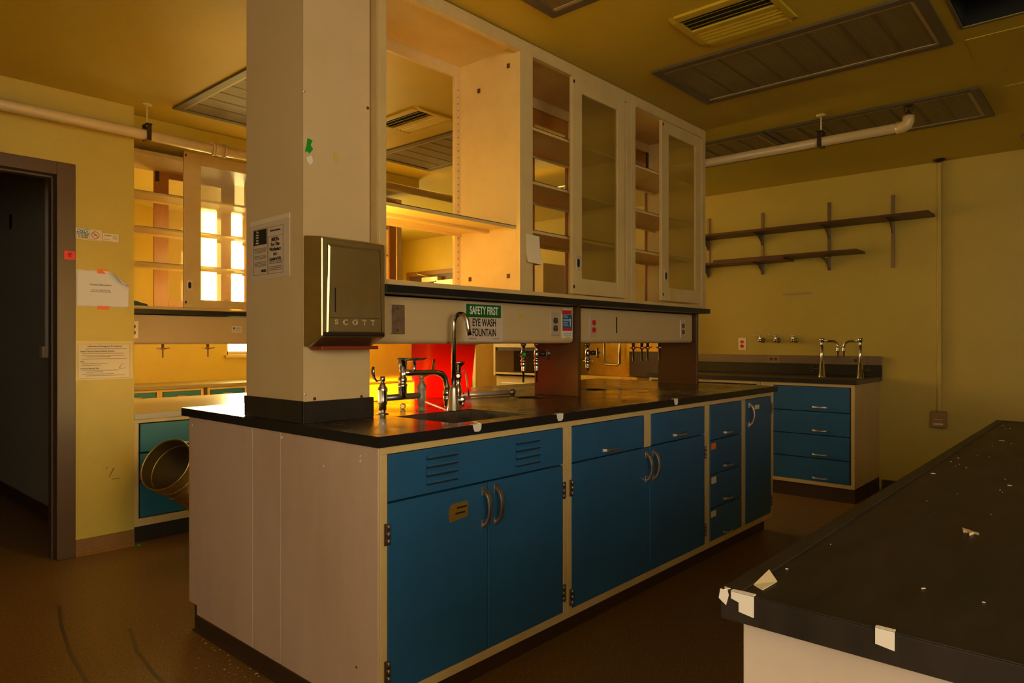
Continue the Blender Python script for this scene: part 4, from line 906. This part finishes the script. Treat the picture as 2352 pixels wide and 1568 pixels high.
# ================================================================== right wall bench
GX = 4.195
rc = cabinet('drawer_cabinet', 'dark blue four-drawer cabinet against the right wall', 'cabinet', (GX, .53, 0), -PI/2, .70, .672, .105, .878,
    [D(.10, .668, .665, .855, hx=.458, hz=.700, hl=.115), D(.10, .668, .488, .664, hx=.458, hz=.522, hl=.115), D(.10, .668, .309, .487, hx=.458, hz=.340, hl=.115), D(.10, .668, .132, .308, hx=.458, hz=.162, hl=.115)],
    bars=((.026, .10, .13, .856),), group='base cabinets of the right wall bench', kick=.012, kickm=brown_m)
q = MB(); q.box(4.20, XR-.012, -.172, -.1705, 0, .10); q.build('end_cove', brown_m, rc).matrix_parent_inverse = Matrix.Identity(4)
[o for o in C.objects if o.name.startswith('end_cove')][0].matrix_parent_inverse = (Matrix.Translation((GX, .53, 0)) @ Matrix.Rotation(-PI/2, 4, 'Z')).inverted()
cabinet('base_cabinet', 'cabinet of the right wall bench hidden behind the island', 'cabinet', (GX, 1.55, 0), -PI/2, 1.015, .675, .105, .878,
    [D(.03, .50, .70, .85), D(.51, .98, .70, .85), O(.03, .505, .13, .69, .47, .60, -1), O(.505, .985, .13, .69, .54, .60, 1)], group='base cabinets of the right wall bench')
q = MB(); q.box(4.172, XR, -.192, 1.56, .880, CT); tag(q.build('wall_bench_worktop', edge_m if False else mat('matte_black_resin', (.028, .022, .016), .3), None, .002), 'dark worktop of the bench along the right wall', 'worktop')
q = MB(); q.box(XR-.02, XR, -.192, 1.56, CT, 1.004); tag(q.build('backsplash', mat('dark_splash', (.014, .010, .008), .35), None, .001), 'black upstand along the back of the right wall bench', 'backsplash')
rw = thing('electrical_raceway', 'grey metal raceway strip above the right wall upstand', 'raceway', (XR, 0, 1.042))
MB().box(-.03, 0, -.192, 1.56, -.036, .036).build('raceway_cover', mat('grey_raceway', (.20, .15, .10), .3, .4), rw, .002)
for yy in (.676, -.02):
    MB().box(-.034, -.03, yy-.055, yy+.055, -.034, .034).build('outlet_plate', hinge_m, rw); q = MB(); [q.box(-.036, -.034, yy+s_*.02-.012, yy+s_*.02+.012, -.012, .012) for s_ in (-1, 1)]; q.build('receptacle', outlet_m, rw)
outlet(.975, 1.175, 'X', XR, 'white outlet plate with two red sockets on the right wall', rec=redoutlet_m)
def walltap(y, s_, label):
    t = thing('wall_tap', label, 'wall tap', (XR, y, 1.208), 0, 'chrome wall taps')
    q = MB(); q.lathe((0, 0, 0), [(.026, 0), (.022, .012), (.012, .016), (.012, .05), (.016, .052), (.016, .075), (.008, .08)], axis=(-1, 0, 0), n=18); q.lathe((-.062, 0, -.012), [(.010, 0), (.012, .02), (.013, .03), (.010, .046), (.012, .05), (.010, .058)], n=14); q.build('body', chrome_m, t)
    q = MB(); q.tube([(-.062, 0, .040), (-.066, .03*s_, .042), (-.07, .062*s_, .050)], [.005, .006, .009], 8, flat=.5); q.build('lever', alu_m, t)
walltap(.785, 1, 'leftmost of the three wall taps on the right wall'); walltap(.645, 1, 'middle of the three wall taps on the right wall'); walltap(.495, -1, 'rightmost of the three wall taps, its lever pointing right')
def labfaucet(y, s_, label):
    t = thing('laboratory_faucet', label, 'faucet', (4.50, y, CT), 0, 'swing-spout laboratory faucets')
    q = MB(); q.lathe((0, 0, 0), [(.028, 0), (.028, .004), (.024, .008), (.017, .115), (.011, .12), (.011, .255), (.014, .258), (.010, .262), (.013, .28), (.020, .295), (.020, .31), (.008, .312)], n=20); q.build('column', chrome_m, t)
    q = MB(); q.tube([(0, 0, .288), (0, -.06*s_, .288), (0, -.090*s_, .286), (0, -.110*s_, .272), (0, -.119*s_, .25), (0, -.120*s_, .225)], .0095, 12); q.build('swing_spout', chrome_m, t)
    q = MB(); q.lathe((0, -.120*s_, .24), [(.011, 0), (.012, -.01), (.009, -.02), (.013, -.025), (.013, -.035), (.005, -.04), (.004, -.075)], n=14); q.build('nozzle', chrome_m, t)
    q = MB(); q.lathe((0, .015*s_, .065), [(.009, 0), (.009, .05), (.012, .055)], axis=(0, s_, 0), n=12); cross(q, (0, .075*s_, .065), (0, s_, 0), .026, .006); q.build('cross_handle', darkmetal_m, t)
labfaucet(.156, 1, 'left swing-spout faucet on the right wall bench'); labfaucet(-.128, -1, 'right swing-spout faucet on the right wall bench')
# wall shelving
sh = thing('wall_shelf', 'long upper red-brown wooden wall shelf', 'shelf', (XR, 0, 2.156)); MB().box(-.26, -.012, -.562, 1.75, 0, .02).build('board', shelfwood_m, sh, .001)
sh2 = thing('wall_shelf', 'lower red-brown wall shelf made of two overlapping planks', 'shelf', (XR, 0, 1.896)); MB().box(-.26, -.012, .505, 1.75, 0, .019).build('board', shelfwood_m, sh2, .001); MB().box(-.255, -.012, -.067, 1.14, .0195, .038).build('board', shelfwood_m, sh2, .001)
for k, (yy, z0_, z1_, two) in enumerate(((1.304, 1.81, 2.365, 1), (.785, 1.80, 2.355, 1), (.215, 1.80, 2.374, 1), (-.268, 1.786, 2.368, 0))):
    t = thing('shelf_standard', ['slotted shelf upright nearest the glass cabinets', 'slotted shelf upright, second from the glass cabinets', 'slotted shelf upright, third from the glass cabinets', 'shelf upright furthest right, carrying only the upper shelf'][k], 'shelf bracket', (XR, yy, 0), 0, 'slotted shelf uprights')
    MB().box(-.011, 0, -.012, .012, z0_, z1_).build('upright', hinge_m, t)
    for zz in ([2.155, 1.8955] if two else [2.155]):
        MB().prism([(-.0115, zz), (-.24, zz), (-.24, zz-.008), (-.10, zz-.022), (-.045, zz-.060), (-.0115, zz-.095)], 'Y', -.003, .003).build('bracket', hinge_m, t)
# wall raceway with box
t = thing('wall_conduit', 'vertical raceway down the right wall ending in a small box', 'conduit', (XR, -.592, 0))
MB().box(-.022, 0, -.014, .014, .66, H).build('raceway', wall_m, t, .003)
q = MB().box(-.05, 0, -.05, .052, .538, .664).build('junction_box', mat('tan_box', (.30, .17, .05), .4), t, .004)
q = MB(); q.box(-.053, -.05, -.03, .032, .56, .575); q.box(-.053, -.05, -.03, .032, .60, .604); q.build('cover_slots', ltplate_m, t)
# stains on the right wall
q = MB(); q.prism([(.62, 1.62), (.36, 1.625), (.35, 1.605), (.58, 1.60)], 'X', XR-.0006, XR)
tag(q.build('wall_stain', mat('faint_stain', (.38, .27, .09), .5)), 'faint smudged adhesive mark on the right wall below the shelves', 'stain')

# ================================================================== far end wall units (seen under the service panel)
tc_ = thing('tall_glass_cabinet', 'tall cream glass-fronted cabinet by the far wall with two knobs', 'cabinet', (4.45, 3.98, 0))
q = MB(); q.box(0, .42, 0, .018, .05, 1.95); q.box(0, .42, .70, .718, .05, 1.95); q.box(0, .42, 0, .718, 1.93, 1.95); q.box(0, .42, 0, .718, .05, .07); q.box(.41, .425, 0, .718, .05, 1.95); q.box(0, .40, .018, .70, 0, .05)
q.build('body', cream_m, tc_)
for z in (.45, .75, 1.03, 1.35, 1.65): MB().box(.03, .40, .02, .70, z, z+.016).build('shelf', shelf_m, tc_)
for (a, b_) in ((0, .358), (.360, .718)):
    q = MB(); q.box(-.02, 0, a, a+.05, .07, 1.93); q.box(-.02, 0, b_-.05, b_, .07, 1.93); q.box(-.02, 0, a+.05, b_-.05, .07, .13); q.box(-.02, 0, a+.05, b_-.05, 1.87, 1.93); o = q.build('door', cream_m, tc_, .001)
    MB().box(-.012, -.008, a+.05, b_-.05, .13, 1.87).build('glass_pane', clear_m, o)
    MB().lathe((-.02, .335 if a == 0 else .385, 1.09), [(.006, 0), (.006, .012), (.014, .016), (.014, .026), (.006, .03)], axis=(-1, 0, 0), n=14).build('knob', chrome_m, o)
fh = thing('fume_hood', 'small cream hood with a dark sash opening near the far wall', 'fume hood', (4.20, 2.78, 0))
q = MB(); q.box(0, .6, 0, .03, .83, 2.0); q.box(0, .6, .67, .70, .83, 2.0); q.box(0, .03, .03, .67, .83, .868); q.box(0, .03, .03, .67, 1.135, 1.26); q.box(.57, .6, .03, .67, .83, 2.0); q.box(0, .57, .03, .67, .83, .85); q.box(0, .03, .03, .67, 1.7, 2.0); q.box(0, .57, .03, .67, 1.98, 2.0)
q.build('housing', cream_m, fh, .002)
MB().box(.012, .016, .03, .67, 1.10, 1.135).build('sash_rail', darkmetal_m, fh); MB().box(.30, .31, .03, .67, .868, 1.135).build('dark_interior', frame_m, fh); MB().box(.012, .018, .03, .67, 1.26, 1.7).build('sash_glass', clear_m, fh)
q = MB(); q.box(.03, .58, .02, .68, 0, .83); q.build('base', cream_m, fh); MB().box(.02, .03, .10, .60, .55, .76).build('drawer', ltplate_m, fh, .004); MB().box(.012, .02, .20, .50, .60, .70).build('drawer_label', paper_m, fh)
su = thing('steel_sink_unit', 'steel wall sink unit with a tall sunlit splashback', 'sink unit', (4.10, 1.62, 0))
q = MB(); q.box(.60, .612, 0, 1.10, .80, 1.55); q.box(0, .61, 0, 1.10, .82, .850); q.box(0, .02, 0, 1.10, .850, .875); q.box(.58, .61, -.004, .02, .85, 1.5); q.build('splashback', brass_m, su, .002)
MB().box(.03, .60, .02, 1.08, 0, .82).build('base', cream_m, su)
MB().box(.45, .59, .02, .36, .855, 1.10).build('dark_box', frame_m, su)
q = MB(); q.tube([(.40, .86, 1.5), (.40, .86, 1.0)], .012, 12); q.tube([(.40, .76, 1.0), (.40, .98, 1.0)], .014, 12); cross(q, (.40, 1.0, 1.0), (0, 1, 0), .035, .007); q.build('drop_pipe', chrome_m, su)
q = MB(); q.tube([(.40, .62, 1.5), (.40, .62, 1.0), (.40, .60, .97), (.40, .47, .965), (.40, .44, .98), (.40, .44, 1.5)], .013, 12); q.build('loop_pipe', chrome_m, su)

# ================================================================== foreground bench
bx0, bx1, by0, by1 = -.515, 1.757, -1.311, -3.3
fb = thing('foreground_worktop', 'scuffed black worktop in the right foreground with taped corner', 'worktop', (0, 0, 0))
q = MB(); q.box(bx0, bx1, by1, by0, .880, .912); q.box(bx0, bx1, by0-.022, by0, .912, .9145); q.box(bx1-.022, bx1, by1, by0-.022, .912, .9145); q.box(bx0, bx0+.006, by1, by0-.022, .912, .9137); q.build('worktop_slab', bench_m, fb, .0012)
fp = thing('foreground_bench_base', 'pale beige steel base under the black foreground worktop', 'bench base', (0, 0, 0))
pale_m = mat('pale_beige_steel', (.66, .55, .43), .4, col2=(.60, .49, .375), nscale=4)
q = MB(); q.box(bx0+.037, bx0+.045, by1, by0-.011, .05, .8795); q.box(bx0+.045, bx1-.03, by0-.020, by0-.011, .05, .8795); q.box(bx1-.038, bx1-.03, by1, by0-.02, .05, .8795); q.build('side_panel', pale_m, fp, .001)
MB().box(bx0+.06, bx1-.05, by1+.02, by0-.03, 0, .05).build('plinth', brown_m, fp)
MB().lathe((bx0+.037, -1.408, .818), [(.0055, 0), (.004, .002), (.001, .0026)], axis=(-1, 0, 0), n=12).build('screw', paper_m, fp)
gt = 'white tape pieces on the foreground worktop'
def tapeX(y0, y1, z0, ztop, label, fold=.018, m_=paper_m, jag=0):
    q = MB(); q.prism([(y0, z0), (y1+jag, z0-.0025), (y1, ztop), (y0, ztop)], 'X', bx0-.0014, bx0-.0002); q.box(bx0-.0014, bx0+fold, min(y0, y1), max(y0, y1), .9140, .9150); tag(q.build('tape_piece', m_), label, 'tape', gt)
tapeX(-1.333, -1.350, .893, .9145, 'long white tape piece folded over the foreground worktop near its corner', .006)
tapeX(-1.324, -1.333, .906, .9145, 'short white tape piece between the corner flap and the long piece', .005)
tapeX(-1.4735, -1.4905, .898, .9145, 'white tape piece further along the foreground worktop edge', .004)
q = MB(); q.prism([(-1.3118, .9145), (-1.3100, .9035), (-1.3185, .8975), (-1.3215, .909), (-1.3200, .9145)], 'X', bx0-.0030, bx0-.0016); q.prism([(bx0-.003, by0-.006), (bx0+.006, by0-.002), (bx0+.004, by0-.010)], 'Z', .9142, .9152)
tag(q.build('tape_piece', paper_m), 'crumpled white tape flap on the very corner of the foreground worktop', 'tape', gt)
cz = .9125
q = MB(); R_ = []
def Wp_(x, y, z=0): return (x, y, cz+z)
q.rings([[Wp_(-.476, -1.3335), Wp_(-.428, -1.3335), Wp_(-.449, -1.350), Wp_(-.486, -1.348)], [Wp_(-.475, -1.3335, .001), Wp_(-.426, -1.3325, .006), Wp_(-.448, -1.351, .001), Wp_(-.485, -1.348, .001)]], smooth=False)
tag(q.build('card_scrap', yelpaper_m), 'folded yellow card scrap lying near the corner of the foreground worktop', 'card scrap')
q = MB(); q.prism([(-.05, -1.478), (-.035, -1.474), (-.052, -1.498), (-.046, -1.492), (-.066, -1.488), (-.050, -1.484)], 'Z', cz, cz+.004); tag(q.build('wood_splinter', debris_m), 'pale splinter of debris in the middle of the foreground worktop', 'debris')
random.seed(3); q = MB()
for k in range(70):
    x = random.uniform(-.45, 1.6); y = random.uniform(-1.36, -2.3) if random.random() < .6 else -1.34-random.random()**2*.3
    s_ = random.uniform(.0005, .0016); a = random.random()*PI; L = s_*random.choice((1, 1, 1, 2, 5))
    ux, uy = math.cos(a), math.sin(a); q.prism([(x-ux*L-uy*s_, y-uy*L+ux*s_), (x+ux*L, y+uy*L), (x+uy*s_, y-ux*s_)], 'Z', cz, cz+.0012)
tag(q.build('crumbs', debris_m), 'pale crumbs and chips scattered over the foreground worktop', 'crumbs', kind='stuff')
q = MB()
for k in range(150):
    if k < 90: y = random.uniform(.1, 1.30); x = -.02-random.random()**2*.16
    else: x = random.uniform(.1, 3.2); y = -.02-random.random()**2*.5
    s_ = random.uniform(.0012, .004); a = random.random()*PI; ux, uy = math.cos(a), math.sin(a); q.prism([(x-ux*s_, y-uy*s_), (x+ux*s_*1.5, y+uy*s_), (x+uy*s_, y-ux*s_)], 'Z', 0.0, .0012)
tag(q.build('floor_debris', debris_m), 'plaster crumbs on the floor around the island base', 'crumbs', kind='stuff')

# curved scuff marks on the floor
q = MB()
for path in ([(-.30, 1.95), (-.36, 1.70), (-.42, 1.35), (-.46, 1.0), (-.48, .75)], [(-.18, 1.45), (-.24, 1.20), (-.27, .95), (-.28, .70), (-.27, .50)]):
    for (x0, y0), (x1, y1) in zip(path[:-1], path[1:]):
        dx, dy = x1-x0, y1-y0; L = math.hypot(dx, dy); nx, ny = -dy/L*.007, dx/L*.007
        q.prism([(x0-nx, y0-ny), (x1-nx, y1-ny), (x1+nx, y1+ny), (x0+nx, y0+ny)], 'Z', 0, .0006)
tag(q.build('scuff_marks', mat('floor_scuff', (0.075, 0.034, 0.007), 0.35)), 'two long curved dark scuffs on the floor left of the island', 'scuff marks')
